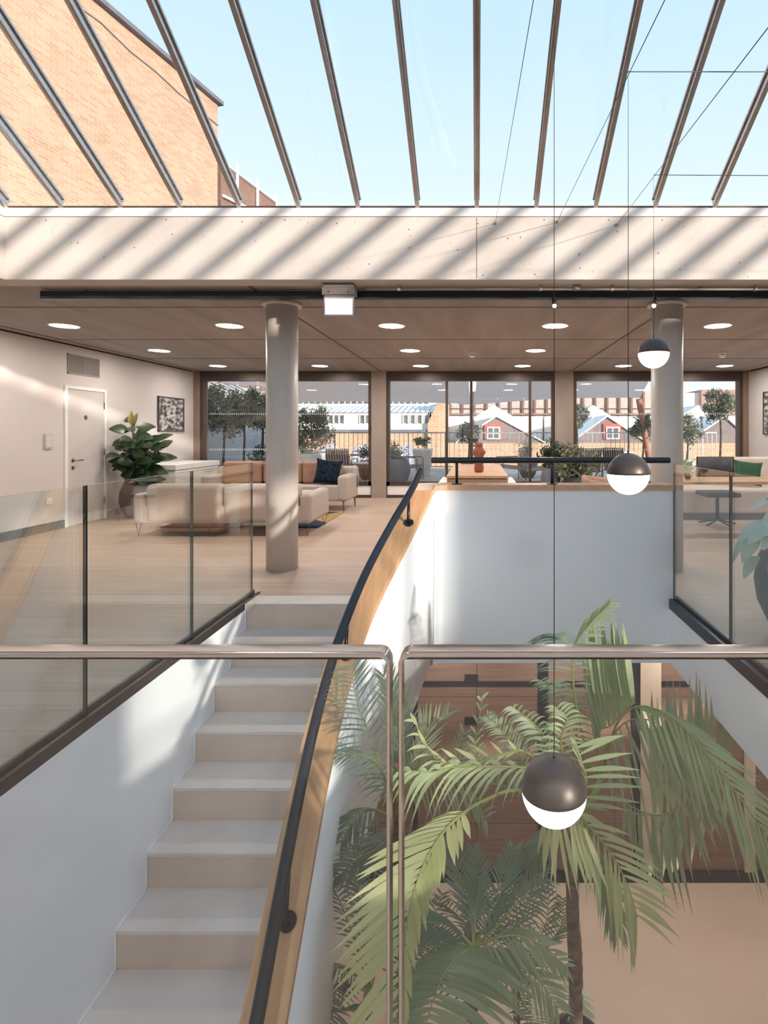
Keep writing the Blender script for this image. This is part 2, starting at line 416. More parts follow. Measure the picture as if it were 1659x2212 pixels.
# concrete upstand around the skylight
def upstand(name, x0, x1, y0, y1, cut=None):
    b = MB(); b.box(x0, x1, y0, y1, CZ - .002, ST); return b.build(name, FASC, kind='structure', bevel=.006)
upstand('trim_4', -OX - .2, OXR + .2, YF, YF + .2)
upstand('trim_5', -OX - .2, OXR + .2, YN - .2, YN)
upstand('trim_6', -OX - .2, -OX, YN, YF)
upstand('trim_7', OXR, OXR + .2, YN, YF)
b = MB()
b.box(-OX - .22, OXR + .22, YF - .012, YF + .22, ST, SZ)
b.box(-OX - .22, OXR + .22, YN - .22, YN + .012, ST, SZ)
b.box(-OX - .22, -OX + .012, YN + .012, YF - .012, ST, SZ)
b.box(OXR - .012, OXR + .22, YN + .012, YF - .012, ST, SZ)
b.build('trim_8', WTRIM, kind='structure')
# blow holes and a day joint in the upstand
b = MB()
rr = random.Random(3)
for k in range(120):
    x = rr.uniform(-3.8, 3.9); z = CZ + .5 * (1 - rr.random() ** 2) * .98 + .01; r = rr.choice([.0025, .003, .004, .006])
    b.lathe([(r, -.0012), (r * .6, .0)], (0, 0, 0), 7)
    n = 14
    for i in range(len(b.v) - n, len(b.v)):
        vx, vy, vz = b.v[i]; b.v[i] = (x + vx, YF + vz, z + vy * .9)
b.box(-.004, .002, YF - .0015, YF + .001, CZ + .01, ST - .01)
b.build('trim_9', PIT, kind='structure')

# ------------------------------------------------------------------ setting: walls
D1, D2, DT = 7.83, 8.60, 1.985
b = MB(); b.box(XL - .2, XL, YBK, YB + .2, 0, CZ - .0); b.build('wall_left', WALLW, kind='structure')
b = MB(); b.box(XR, XR + .2, -1.45, YB + .2, 0, CZ); b.box(XR, XR + .2, YBK, -1.45, 2.5, CZ); b.box(XR, XR + .2, YBK, -1.45, 0, .12); b.build('wall_right', WALLW, kind='structure')
b = MB(); b.box(XL, XL + .012, YBK, D1 - .05, 0, .115); b.box(XL, XL + .012, D2 + .05, YB - .1, 0, .115); b.build('baseboard_left', BASEB, kind='structure')
b = MB(); b.box(XR - .012, XR, YBK, YB - .1, 0, .115); b.build('baseboard_right', BASEB, kind='structure')
b = MB(); b.box(XL, XL + .006, YBK, YB - .1, CZ - .02, CZ - .001); b.box(XR - .006, XR, YBK, YB - .1, CZ - .02, CZ - .001); b.build('trim_10', BLACK, kind='structure')
# side walls of the atrium above the ceiling are open; wall behind the camera: full height glazing between piers
b = MB()
b.box(XL, XR, YBK - .2, YBK, 2.5, CZ)
for x0, x1 in ((XL, -5.3), (-2.3, -1.9), (1.75, 4.3)): b.box(x0, x1, YBK - .2, YBK, 0, 2.5)
b.box(XL, XR, YBK - .2, YBK, 0, .12)
b.build('wall_back', WALLW, kind='structure')
wn = thing('window_4', None, None, (0, YBK, 0), kind='structure')
b = MB()
for x0, x1 in ((-5.3, -2.3), (-1.9, 1.75), (4.3, XR)):
    n = 3 if x0 < 4 else 1
    for i in range(n + 1):
        x = x0 + (x1 - x0) * i / n; b.box(x - .03, x + .03, YBK - .12, YBK - .05, .12, 2.5)
    b.box(x0, x1, YBK - .12, YBK - .05, .95, 1.0)
    b.box(x0, x1, YBK - .12, YBK - .05, 2.44, 2.5)
b.build('window_frame', BRONZE, wn)
b = MB()
for x0, x1 in ((-5.3, -2.3), (-1.9, 1.75), (4.3, XR)): b.box(x0, x1, YBK - .09, YBK - .08, .12, 2.5)
b.box(XR + .08, XR + .09, YBK, -1.45, .12, 2.5)
b.build('pane', GWIN, wn)
b = MB()
for y in (YBK + .03, -2.3, -1.48): b.box(XR + .05, XR + .12, y - .03, y + .03, .12, 2.5)
b.box(XR + .05, XR + .12, YBK, -1.45, .95, 1.0)
b.build('window_frame', BRONZE, wn)

# door with frame and ironmongery on the left wall
dr = thing('door_1', None, None, (XL, (D1 + D2) / 2, 0), kind='structure')
b = MB()
b.box(XL, XL + .022, D1 - .05, D1, 0, DT + .05); b.box(XL, XL + .022, D2, D2 + .05, 0, DT + .05); b.box(XL, XL + .022, D1, D2, DT, DT + .05)
b.build('door_frame', WTRIM, dr, bevel=.003)
b = MB(); b.box(XL, XL + .012, D1 + .004, D2 - .004, .006, DT - .004); lf = b.build('door_leaf', DOORM, dr, bevel=.002)
b = MB()
b.tube([(XL + .012, D1 + .1, .95), (XL + .02, D1 + .1, .95)], .026, 16)
b.tube([(XL + .015, D1 + .1, .95), (XL + .06, D1 + .1, .95), (XL + .065, D1 + .115, .95), (XL + .065, D1 + .24, .95)], .0095, 10)
b.tube([(XL + .012, D1 + .1, .84), (XL + .019, D1 + .1, .84)], .026, 16)
hd = b.build('door_handle', HINGE, dr)
for z in (.25, 1.0, 1.72):
    b = MB(); b.tube([(XL + .02, D2 - .002, z), (XL + .02, D2 - .002, z + .1)], .008, 8); b.build('hinge', HINGE, dr)
b = MB(); b.tube([(XL + .012, (D1 + D2) / 2 - .02, 1.58), (XL + .016, (D1 + D2) / 2 - .02, 1.58)], .035, 20); b.build('door_sign', HINGE, dr)

# ------------------------------------------------------------------ setting: window wall
def wz(py): return E - (py - HY) * YB / FPX
def wx(px): return (px - CX) * YB / FPX
b = MB()
for a, c in ((803, 835), (1198, 1238)):
    b.box(wx(a), wx(c), YB - .05, YB + .3, 0, CZ)
b.build('wall_piers', mat('pier_concrete', (.30, .245, .21), .7, c2=(.36, .30, .26), nscale=2, stretch=(1, 1, .4)), kind='structure').name = 'wall_far'
b = MB(); b.box(XL, wx(434), YB - .05, YB + .3, 0, CZ); b.box(wx(1603), XR, YB - .05, YB + .3, 0, CZ)
b.build('trim_11', mat('jamb_oak_brown', (.22, .15, .11), .6, c2=(.25, .18, .135), nscale=3), kind='structure')
b = MB(); b.box(XL, XR, YB, YB + .35, CZ, CZ + .3); b.build('trim_12', BRONZE, kind='structure')
GT, GB = 822, 1040
def window(n, p0, p1, muls, right=None):
    wd = thing('window_%d' % n, None, None, ((wx(p0) + wx(p1)) / 2, YB, 0), kind='structure')
    b = MB()
    b.box(wx(p0), wx(p1), YB - .02, YB + .1, wz(818), CZ)                     # head box
    b.box(wx(p0), wx(p1), YB - .04, YB + .1, wz(823), wz(818))
    b.box(wx(p0), wx(p1), YB - .03, YB + .1, wz(1049), wz(GB))
    b.box(wx(p0), wx(p1), YB - .03, YB + .1, 0.0, .06)
    b.box(wx(p0), wx(p0 + 7), YB - .03, YB + .1, wz(1049), wz(818)); b.box(wx(p1 - 7), wx(p1), YB - .03, YB + .1, wz(1049), wz(818))
    for m in muls: b.box(wx(m - 2.6), wx(m + 2.6), YB - .025, YB + .09, wz(GB), wz(822))
    b.build('window_frame', BRONZE, wd)
    b = MB(); b.box(wx(p0 + 2), wx(p1 - 2), YB - .015, YB + .08, .06, wz(1049)); b.build('sill_panel', WTRIM, wd)
    ed = [p0 + 7] + list(muls) + [p1 - 7]
    for i in range(len(ed) - 1):
        b = MB(); b.box(wx(ed[i]) , wx(ed[i + 1]), YB + .03 + .02 * (i % 2), YB + .04 + .02 * (i % 2), wz(GB), wz(822)); pn = b.build('pane', GWIN, wd)
        b = MB()
        x = wx(ed[i]) + .1
        while x < wx(ed[i + 1]) - .1:
            for z in (wz(894), wz(971)):
                b.box(x, x + .011, YB + .0285, YB + .029, z - .018, z + .018)
            x += .04
        b.build('safety_marking', DOT, wd)
    return wd
window(1, 434, 803, [618]); window(2, 835, 1198, [965, 1018, 1145]); window(3, 1238, 1603, [1420])
b = MB(); b.box(wx(798), wx(801), YB - .06, YB - .03, wz(935), wz(918)); b.build('trim_13', BRONZE, kind='structure')

# ------------------------------------------------------------------ setting: lower storey and void edges
b = MB(); b.box(-6.5, 7.5, -4, 5.6, LZ - .2, LZ); b.build('floor_lower', LFLOOR, kind='structure').name = 'floor'
LY = 5.36
b = MB(); b.box(SX, 6.5, LY, LY + .1, LZ, -.5); b.build('wall_lower_far', TIMB, kind='structure').name = 'wall_lower'
b = MB(); b.box(6.5, 6.6, -4, LY, LZ, -.5); b.build('wall_lower_right', WALLW, kind='structure')
b = MB(); b.box(-1.8, 6.5, -4.1, -4, LZ, -.5); b.build('wall_lower_back', WALLW, kind='structure')
b = MB()
b.box(SX, 6.5, LY - .02, LY, LZ, LZ + .11)
b.box(SX, 6.5, LY - .012, LY, -1.13, -1.085)
for x0, x1 in ((-.62, -.58), (.60, .70), (1.52, 1.60), (2.92, 3.0)): b.box(x0, x1, LY - .014, LY, LZ + .11, -.5)
b.build('baseboard_lower', BLACK, kind='structure')
b = MB(); b.box(1.60, 1.80, LY - .03, LY, LZ + .11, -.5); b.box(2.62, 2.72, LY - .03, LY, LZ + .11, -.5)
b.build('trim_14', mat('pale_oak_lining', (.42, .34, .27), .5, c2=(.48, .40, .32), nscale=3), kind='structure')
for (px, py) in ((1018, 1464), (1018, 1556)):
    p = at(px, py, LY)
    b = MB(); b.box(p.x - .065, p.x + .065, LY - .012, LY, p.z - .035, p.z + .035)
    o = b.build('recessed_pull', BLACK); tag(o, 'small dark recessed pull on the brown timber wall below the %s dark line' % 'stair' if False else ('small square pull set in the upper brown timber panel' if py < 1500 else 'small square pull set in the timber panel just below the dark horizontal joint'), 'handle', 'pulls on the lower timber wall')
# white wall beside the stair, and the slab edges on the right and near side
b = MB(); b.box(SX - .2, SX, -1.0, NY + .14, LZ, -.045); b.build('wall_stair', WHITE, kind='structure')
b = MB(); b.box(VX1 - .03, VX1 + .001, .5, VY, -.52, -.055); b.build('wall_void_right', WHITE, kind='structure')
b = MB(); b.box(-.9, 1.6, .54, .58, -.52, 0); b.build('wall_void_near', WHITE, kind='structure')

# staircase
stc = thing('staircase', 'cream limestone staircase descending beside the curved oak-capped wall', 'staircase', (-1.3, NY - 16 * GO, LZ))
Xr = [(0.0, -.70), (1.9, -.70), (2.24, -.712), (2.485, -.722), (2.75, -.728), (3.0, -.718), (3.25, -.69), (3.475, -.64), (3.62, -.585), (3.94, -.465), (4.175, -.386), (4.30, -.335), (4.5, -.30)]
def xr(y):
    for i in range(len(Xr) - 1):
        if y <= Xr[i + 1][0]:
            a, c = Xr[i], Xr[i + 1]; t = (y - a[0]) / (c[0] - a[0]); return a[1] + (c[1] - a[1]) * t
    return Xr[-1][1]
def xrs(y): return sum(xr(y + k * .06) for k in range(-3, 4)) / 7
CW = .172
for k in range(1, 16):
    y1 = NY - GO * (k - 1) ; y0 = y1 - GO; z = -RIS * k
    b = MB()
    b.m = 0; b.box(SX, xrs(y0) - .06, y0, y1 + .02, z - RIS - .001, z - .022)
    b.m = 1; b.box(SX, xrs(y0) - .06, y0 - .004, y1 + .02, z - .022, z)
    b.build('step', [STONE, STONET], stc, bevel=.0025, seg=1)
b = MB(); b.box(SX, xrs(NY) - .06, NY, NY + .03, -RIS, .0); b.build('top_riser', STONE, stc)
b = MB()
for k in range(0, 15):
    y = NY - GO * k; z = -RIS * k
    b.box(SX, SX + .006, y - .008, y - .002, z - RIS, z + .005)
    b.box(SX, SX + .006, y - GO - .003, y - .002, z - RIS, z - RIS + .006)
b.build('edge_bead', WTRIM, stc)

# curved parapet beside the stair, turning into the parapet along the void
def zc(y): return .90 - .753 * (NY - y)
TOPZ = .928
N = 60
b = MB(); ys = [.35 + (4.37 - .35) * i / N for i in range(N + 1)]
vs = []
for y in ys:
    for x, z in ((xrs(y) - CW + .012, zc(y) - .04), (xrs(y) - .012, zc(y) - .04), (xrs(y) - .012, max(LZ, zc(y) - 1.33)), (xrs(y) - CW + .012, max(LZ, zc(y) - 1.33))):
        vs.append((x, y, z))
fs = []
for i in range(N):
    for k in range(4): fs.append((i * 4 + k, i * 4 + (k + 1) % 4, (i + 1) * 4 + (k + 1) % 4, (i + 1) * 4 + k))
fs += [(3, 2, 1, 0), (N * 4, N * 4 + 1, N * 4 + 2, N * 4 + 3)]
b.add(vs, fs, True)
b.build('wall_stringer', WHITE, kind='structure')
b = MB(); b.box(-.345, VX1, VY, VY + .16, -.52, TOPZ - .04)
# rounded inner corner between stair parapet and void parapet
R = .09; cx_, cy_ = -.345 + R, VY - R
b.build('wall_parapet', WHITE, kind='structure')
b = MB()
pts = [(-.347, VY + .01, -.52), (-.347, VY - R, -.52)] + [(-.347 + R - R * math.cos(a), VY - R + R * math.sin(a), -.52) for a in [PI / 2 * i / 8 for i in range(9)]] + [(-.347 + R, VY + .01, -.52)]
b.prism(pts, (0, 0, TOPZ - .04 + .52)); b.build('trim_15', WHITE, kind='structure')
# oak capping: slope + level
cap = thing('oak_capping', 'curved oak capping on top of the white stair and void parapet', 'capping', (-.4, VY, TOPZ - .04))
b = MB(); vs = []
ycs = [.35 + (4.30 - .35) * i / N for i in range(N + 1)]
for y in ycs:
    for x, z in ((xrs(y) - CW, zc(y)), (xrs(y), zc(y)), (xrs(y), zc(y) - .045), (xrs(y) - CW, zc(y) - .045)): vs.append((x, y, z))
fs = [(i * 4 + k, (i + 1) * 4 + k, (i + 1) * 4 + (k + 1) % 4, i * 4 + (k + 1) % 4) for i in range(N) for k in range(4)] + [(0, 1, 2, 3), (N * 4 + 3, N * 4 + 2, N * 4 + 1, N * 4)]
b.add(vs, fs); b.build('sloping_capping', OAK, cap)
b = MB()
xa, xb = xrs(4.30) - CW, xrs(4.30)
poly = [(xa, 4.30), (xb, 4.30), (xb + .02, 4.36), (xb + .055, 4.405), (xb + .11, 4.425), (VX1, 4.425), (VX1, 4.62), (xa + .13, 4.62), (xa + .05, 4.59), (xa + .01, 4.53), (xa, 4.45)]
n = len(poly)
tz = [zc(4.30) if y < 4.31 else TOPZ for x, y in poly]
vs = [(x, y, z) for (x, y), z in zip(poly, tz)] + [(x, y, z - .042) for (x, y), z in zip(poly, tz)]
cc = ((xa + xb) / 2 + .08, 4.47)
vs += [(cc[0], cc[1], TOPZ), (cc[0], cc[1], TOPZ - .042)]
fs = [(i, (i + 1) % n, 2 * n) for i in range(n)] + [(n + (i + 1) % n, n + i, 2 * n + 1) for i in range(n)] + [((i + 1) % n, i, n + i, n + (i + 1) % n) for i in range(n)]
b.add(vs, fs); b.build('level_capping', OAKT, cap)

# handrails
RAILP = [(0.6, -.745), (1.5, -.755), (1.908, -.767), (2.357, -.805), (2.843, -.812), (3.297, -.758), (3.678, -.645), (3.96, -.535), (4.267, -.41)]
def rx(y):
    for i in range(len(RAILP) - 1):
        if y <= RAILP[i + 1][0]:
            a, c = RAILP[i], RAILP[i + 1]; return a[1] + (c[1] - a[1]) * (y - a[0]) / (c[0] - a[0])
    return RAILP[-1][1]
def rxs(y): return sum(rx(y + k * .08) for k in range(-3, 4)) / 7
hr = thing('handrail', 'long curved black tubular handrail descending along the stair', 'handrail', (-.8, 2.8, zc(2.8)))
HB = .19
pts = [(rxs(y) if y < 4.05 else rxs(y) , y, zc(y) + HB) for y in [.55 + (4.267 - .55) * i / 50 for i in range(51)]]
b = MB(); b.tube(pts, .0262, 16); b.build('rail', BLACK, hr, bevel=.004)
for y in (4.02, 3.18, 2.24, 1.3):
    zt = zc(y); xcap = xrs(y) - .062
    b = MB(); nrm = Vector((0, -.6, .8))
    p0 = Vector((xcap, y, zt)); q = Vector((rxs(y) + .003, y + .06, zc(y + .06) + HB - .02))
    b.tube([p0 + nrm * .002, p0 + nrm * .008], .036, 24); b.tube([p0 + nrm * .006, p0 + nrm * .05, q], .011, 10)
    b.tube([p0 + nrm * .008 + Vector((.0, .018, .014)), p0 + nrm * .011 + Vector((.0, .018, .014))], .004, 8)
    b.build('bracket', BLACK, hr)
hr2 = thing('handrail', 'straight level black handrail on posts above the oak-capped void parapet', 'handrail', (.6, 4.5, TOPZ))
RZH = 1.124
b = MB(); b.tube([(-.375, 4.50, RZH), (1.59, 4.50, RZH)], .0245, 20); b.build('rail', BLACK, hr2, bevel=.003)
for x in (-.165, .62, 1.35):
    b = MB(); b.tube([(x, 4.50, TOPZ + .006), (x, 4.50, RZH)], .012, 12); b.build('post', BLACK, hr2)
    b = MB(); b.tube([(x, 4.50, TOPZ), (x, 4.50, TOPZ + .007)], .046, 24); b.build('base_plate', BLACK, hr2)

# ------------------------------------------------------------------ glass balustrades
GTOP = 1.10
def balustrade(label, x, joints, side):
    y0, y1 = joints[0], joints[-1]
    t = thing('glass_balustrade', label, 'balustrade', (x, (y0 + y1) / 2, 0))
    b = MB()
    if side < 0:
        b.box(x - .03, x - .012, y0, y1 + .09, 0, .03); b.box(x + .012, x + .034, y0, y1 + .09, -.10, .012); b.box(x - .012, x + .012, y0, y1 + .09, -.02, .002)
    else:
        b.box(x + .012, x + .03, y0, y1, 0, .03); b.box(x - .042, x - .012, y0, y1, -.075, .006); b.box(x - .012, x + .012, y0, y1, -.02, .002)
    b.build('base_channel', DARKCH if side < 0 else BLACK, t, bevel=.002)
    for i in range(len(joints) - 1):
        a, c = joints[i] + .004, joints[i + 1] - .004
        b = MB(); h = .0085
        vs = [(X, Y, Z) for Z in (0, GTOP) for Y in (a, c) for X in (x - h, x + h)]
        b.m = 0; b.add(vs, [(1, 3, 7, 5), (2, 0, 4, 6)])
        b.m = 1; b.add(vs, [(0, 1, 5, 4), (3, 2, 6, 7), (4, 5, 7, 6), (0, 2, 3, 1)])
        b.build('glass_panel', [GRAIL, GEDGE], t)
    return t
balustrade('frameless glass balustrade on a dark channel left of the stairwell', VX0, [-.3, .66, 1.63, 2.594, 3.563, 4.516], -1)
balustrade('frameless glass balustrade on a dark channel along the right side of the void', VX1, [-.4, .55, 1.51, 2.47, 3.44, 4.43], 1)
t = thing('glass_balustrade', 'near glass balustrade with slim steel edging across the foreground', 'balustrade', (0, .58, 0))
YG = .58
for sgn, xin, xout in ((-1, -.0925, -1.80), (1, -.0800, 1.52)):
    b = MB(); h = .006
    a, c = min(xin, xout), max(xin, xout)
    vs = [(X, Y, Z) for Z in (0, 1.112) for Y in (YG - h, YG + h) for X in (a, c)]
    b.m = 0; b.add(vs, [(0, 1, 5, 4), (3, 2, 6, 7)]); b.m = 1; b.add(vs, [(1, 3, 7, 5), (2, 0, 4, 6), (4, 5, 7, 6)])
    g = b.build('glass_panel', [GFRONT, GEDGE], t)
    s = 1 if xout > xin else -1
    rr_ = .011
    path = [(xout, YG, 1.1185)] + [(xin + s * rr_ - s * rr_ * math.sin(a_), YG, 1.1185 - rr_ + rr_ * math.cos(a_)) for a_ in [PI / 2 * i / 7 for i in range(8)]] + [(xin, YG, .0)]
    b = MB()
    # U-profile steel edging swept round the corner
    vs = []
    for i, p in enumerate(path):
        p = Vector(p); q0 = Vector(path[max(i - 1, 0)]); q1 = Vector(path[min(i + 1, len(path) - 1)])
        tt = (q1 - q0).normalized(); nn = Vector((0, 1, 0)).cross(tt).normalized()
        for u, v in ((-.0105, -.0032), (.0105, -.0032), (.0105, .0032), (-.0105, .0032)):
            k = 1.0 if abs(tt.x) > .7 else .62
            vs.append(p + Vector((0, u, 0)) + nn * v * k)
    m_ = len(path)
    fs = [(i * 4 + k, i * 4 + (k + 1) % 4, (i + 1) * 4 + (k + 1) % 4, (i + 1) * 4 + k) for i in range(m_ - 1) for k in range(4)] + [(0, 1, 2, 3), (m_ * 4 - 1, m_ * 4 - 2, m_ * 4 - 3, m_ * 4 - 4)]
    b.add(vs, fs); b.build('edge_rail', CHROME, g, bevel=.0012)
b = MB(); b.box(-1.80, 1.55, YG - .03, YG - .01, -.0, .02); b.build('base_channel', DARKCH, t)

# ------------------------------------------------------------------ columns
for s, xx, lab in ((0, -1.935, 'round concrete column left of the stair, streaked with sunlight'), (1, 1.89, 'round concrete column on the right behind the end of the black handrail')):
    cl = thing('concrete_column', lab, 'column', (xx, 5.43, 0), 'round concrete columns')
    b = MB(); b.lathe([(.152, 0), (.152, CZ - .03)], (xx, 5.43, 0), 64); b.build('shaft', COLC, cl)
    b = MB(); b.lathe([(.185, 0), (.19, .01), (.19, .028)], (xx, 5.43, CZ - .03), 48); b.build('collar', COLC, cl)

# ------------------------------------------------------------------ skylight
sk = thing('skylight', 'pitched glass skylight with slim metal glazing bars over the atrium', 'skylight', (0, RY, SZ))
xs_ = [i * .4957 for i in range(-8, 12)]
xs_[0] = -OX + .02; xs_[-1] = OXR - .02
for yb in (YF - .0, YN + .0):
    for x in xs_:
        a = Vector((x, yb, SZ + .035)); c = Vector((x, RY, RZ + .035))
        b = MB(); b.bar(a, c, .024, .075, (0, 0, 1)); b.bar(a + Vector((0, 0, .04)), c + Vector((0, 0, .04)), .048, .022, (0, 0, 1)); b.bar(a - Vector((0, 0, .035)), c - Vector((0, 0, .035)), .036, .014, (0, 0, 1))
        b.build('glazing_bar', STEEL, sk, bevel=.002, seg=1)
    for i in range(len(xs_) - 1):
        x0, x1 = xs_[i] + .012, xs_[i + 1] - .012
        nn = Vector((0, (SZ - RZ) * (1 if yb > RY else -1), -abs(yb - RY))).normalized() * .012
        p = [Vector((x0, yb, SZ + .06)), Vector((x1, yb, SZ + .06)), Vector((x1, RY, RZ + .06)), Vector((x0, RY, RZ + .06))]
        b = MB(); b.prism(p, nn); b.build('glass_pane', GCLEAR, sk)
b = MB(); b.bar((-OX, RY, RZ + .05), (OXR, RY, RZ + .05), .1, .1); b.build('ridge_beam', STEEL, sk, bevel=.004)
b = MB()
b.box(-OX, OXR, YF - .008, YF + .03, SZ, SZ + .018); b.box(-OX, OXR, YN - .03, YN + .008, SZ, SZ + .018)
b.build('eaves_strip', BRONZE, sk)
for x in (-OX, OXR - .01):
    b = MB(); b.prism([(x, YF, SZ), (x, YN, SZ), (x, RY, RZ)], (.01, 0, 0)); b.build('end_pane', GCLEAR, sk)

# ------------------------------------------------------------------ ceiling fittings
def downlight(lab, x, y, z, m, grp):
    t = thing('downlight', lab, 'ceiling light', (x, y, z), grp)
    b = MB(); b.lathe([(.165, 0), (.165, -.006), (.148, -.010), (.146, 0)], (x, y, z), 40); b.build('trim_ring', WTRIM, t)
    b = MB(); b.lathe([(.146, -.004), (.02, -.0045)], (x, y, z), 40); b.build('diffuser', m, t)
    return t
rows = [(6.53, [-4.93, -2.955, -1.018, .935, 2.88, 4.85], 'nearest row'), (8.5, [-4.94, -2.97, -1.04, .915, 2.87, 4.80], 'middle row'), (10.44, [-4.95, -3.0, -1.07, .876, 2.80, 4.74], 'row by the windows')]
posn = ['far left', 'left', 'centre-left', 'centre-right', 'right', 'far right']
cands = []
for y, xx, rn in rows:
    for i, x in enumerate(xx):
        lab = 'round recessed downlight, %s in the ceiling row %s' % (['leftmost', 'second from left', 'third from left', 'third from right', 'second from right', 'rightmost'][i], {'nearest row': 'nearest the skylight', 'middle row': 'midway to the windows', 'row by the windows': 'by the windows'}[rn])
        downlight(lab, x, y, CZ, LAMPM, 'round recessed downlights')
for x, wh_ in ((-4.4, 'on the far left'), (-1.0, 'just left of the middle'), (1.2, 'just right of the middle'), (3.6, 'on the far right')):
    downlight('added fill downlight, unseen in the ceiling behind the viewpoint, ' + wh_, x, -1.2, CZ, LAMPM if abs(x) > 2 else FILLB, 'added fill downlights unseen behind the viewpoint')  # unseen lamps, added to brighten the white walls facing the camera
for x, y, wh_ in ((-1.0, -1.5, 'near left, under the viewpoint'), (1.2, -1.5, 'near right, under the viewpoint'), (-.3, 4.9, 'left, behind the white parapet'), (.8, 4.95, 'middle, behind the white parapet'), (1.9, 4.95, 'right, behind the white parapet'), (3.2, 4.4, 'far right corner'), (3.2, 2.4, 'right side, midway'), (4.8, 3.2, 'right side, outermost'), (3.4, .4, 'right side, nearest')):
    downlight('added fill downlight, hidden in the lower storey soffit, ' + wh_, x, y, -.502, FILLLOW, 'added fill downlights hidden in the lower storey soffit')  # lamps added out of view to lift the light in the lower room

tk = thing('lighting_track', 'long black lighting track hung beneath the concrete soffit', 'lighting track', (0, 4.9, CZ))
b = MB(); b.box(at(92, 640, 4.9).x, 3.6, 4.87, 4.93, E + 1.196, E + 1.267); b.build('track', BLACK, tk, bevel=.003)
for x in (-3.5, -1.2, .8, 2.4):
    b = MB(); b.tube([(x, 4.9, E + 1.26), (x, 4.9, CZ)], .006, 8); b.build('hanger', BLACK, tk)
for px, tilt, lab in ((1197, 0, 'small lit spotlight on the track, left one by the long pendant cord'), (1420, -.035, 'small lit spotlight on the track above the farthest globe pendant')):
    x = (px - CX) * 4.86 / FPX
    t = thing('track_spotlight', lab, 'spotlight', (x, 4.86, E + 1.196), 'small spotlights on the black track')
    b = MB(); b.tube([(x, 4.86, E + 1.205), (x + tilt * .3, 4.855, E + 1.175)], .016, 14); b.tube([(x + tilt * .3, 4.855, E + 1.185), (x + tilt, 4.845, E + 1.135)], .019, 16); b.build('body', BLACK, t)
    b = MB(); b.lathe([(.006, -.017), (.014, -.012), (.018, 0), (.014, .012), (.006, .017)], (x + tilt * 1.05, 4.84, E + 1.126), 16); b.build('lens', SPOTM, t)
# conduit
cd = thing('conduit', 'thin grey conduit with saddle clips along the soffit above the track', 'conduit', (1.2, 4.72, CZ - .03))
b = MB(); b.tube([(-.96, 4.74, CZ - .035), (3.6, 4.74, CZ - .035)], .011, 10); b.build('pipe', VENTM, cd)
for px in (862, 1168, 1245, 1322, 1632):
    x = (px - CX) * 4.74 / FPX; b = MB()
    if px == 1245: b.lathe([(.03, 0), (.034, .01), (.034, .03), (.03, .04)], (x, 4.74, CZ - .045), 20)
    else: b.box(x - .012, x + .012, 4.722, 4.758, CZ - .05, CZ)
    b.build('clip' if px != 1245 else 'junction_box', VENTM, cd)
# exit light: blank lit panel on a bracket
ex = thing('emergency_sign', 'blank white illuminated hanging sign on a grey bracket left of centre', 'sign', (-1.21, 4.66, CZ))
def ez(py, d=4.66): return E - (py - HY) * d / FPX
def exx(px, d=4.66): return (px - CX) * d / FPX
b = MB(); b.box(exx(695), exx(766), 4.66, 4.76, ez(636), ez(620)); b.box(exx(700), exx(762), 4.67, 4.72, ez(641), ez(636)); b.box(exx(697), exx(764), 4.66, 4.76, ez(620), CZ); b.build('bracket', mat('mid_grey_metal', (.14, .12, .12), .5, c2=(.17, .15, .145), nscale=8), ex, bevel=.002)
for px in (710, 752):
    b = MB(); b.tube([(exx(px), 4.655, ez(630)), (exx(px), 4.665, ez(630))], .006, 10); b.build('screw', BLACK, ex)
b = MB(); b.box(exx(699), exx(764), 4.665, 4.69, ez(682), ez(641)); b.build('sign_housing', mat('sign_grey', (.42, .40, .41), .4), ex, bevel=.002)
b = MB(); b.box(exx(702), exx(761), 4.662, 4.666, ez(679), ez(645)); b.build('lit_panel', SIGNM, ex)
for px, lab in ((1020, 'small white smoke detector on the soffit near the middle of the ceiling'), (1560, 'small white smoke detector on the soffit by the right column')):
    x = (px - CX) * 8.7 / FPX
    t = thing('smoke_detector', lab, 'smoke detector', (x, 8.7, CZ), 'smoke detectors on the soffit')
    b = MB(); b.lathe([(.058, 0), (.058, -.03), (.05, -.034)], (x, 8.7, CZ), 28); b.build('base', WTRIM, t)
    b = MB(); b.lathe([(.048, -.045), (.048, -.062), (.036, -.085), (.01, -.09)], (x, 8.7, CZ), 28); b.build('sensor_head', WTRIM, t)
    b = MB(); b.lathe([(.040, -.033), (.040, -.046)], (x, 8.7, CZ), 24); b.build('sensing_slot', BLACK, t)

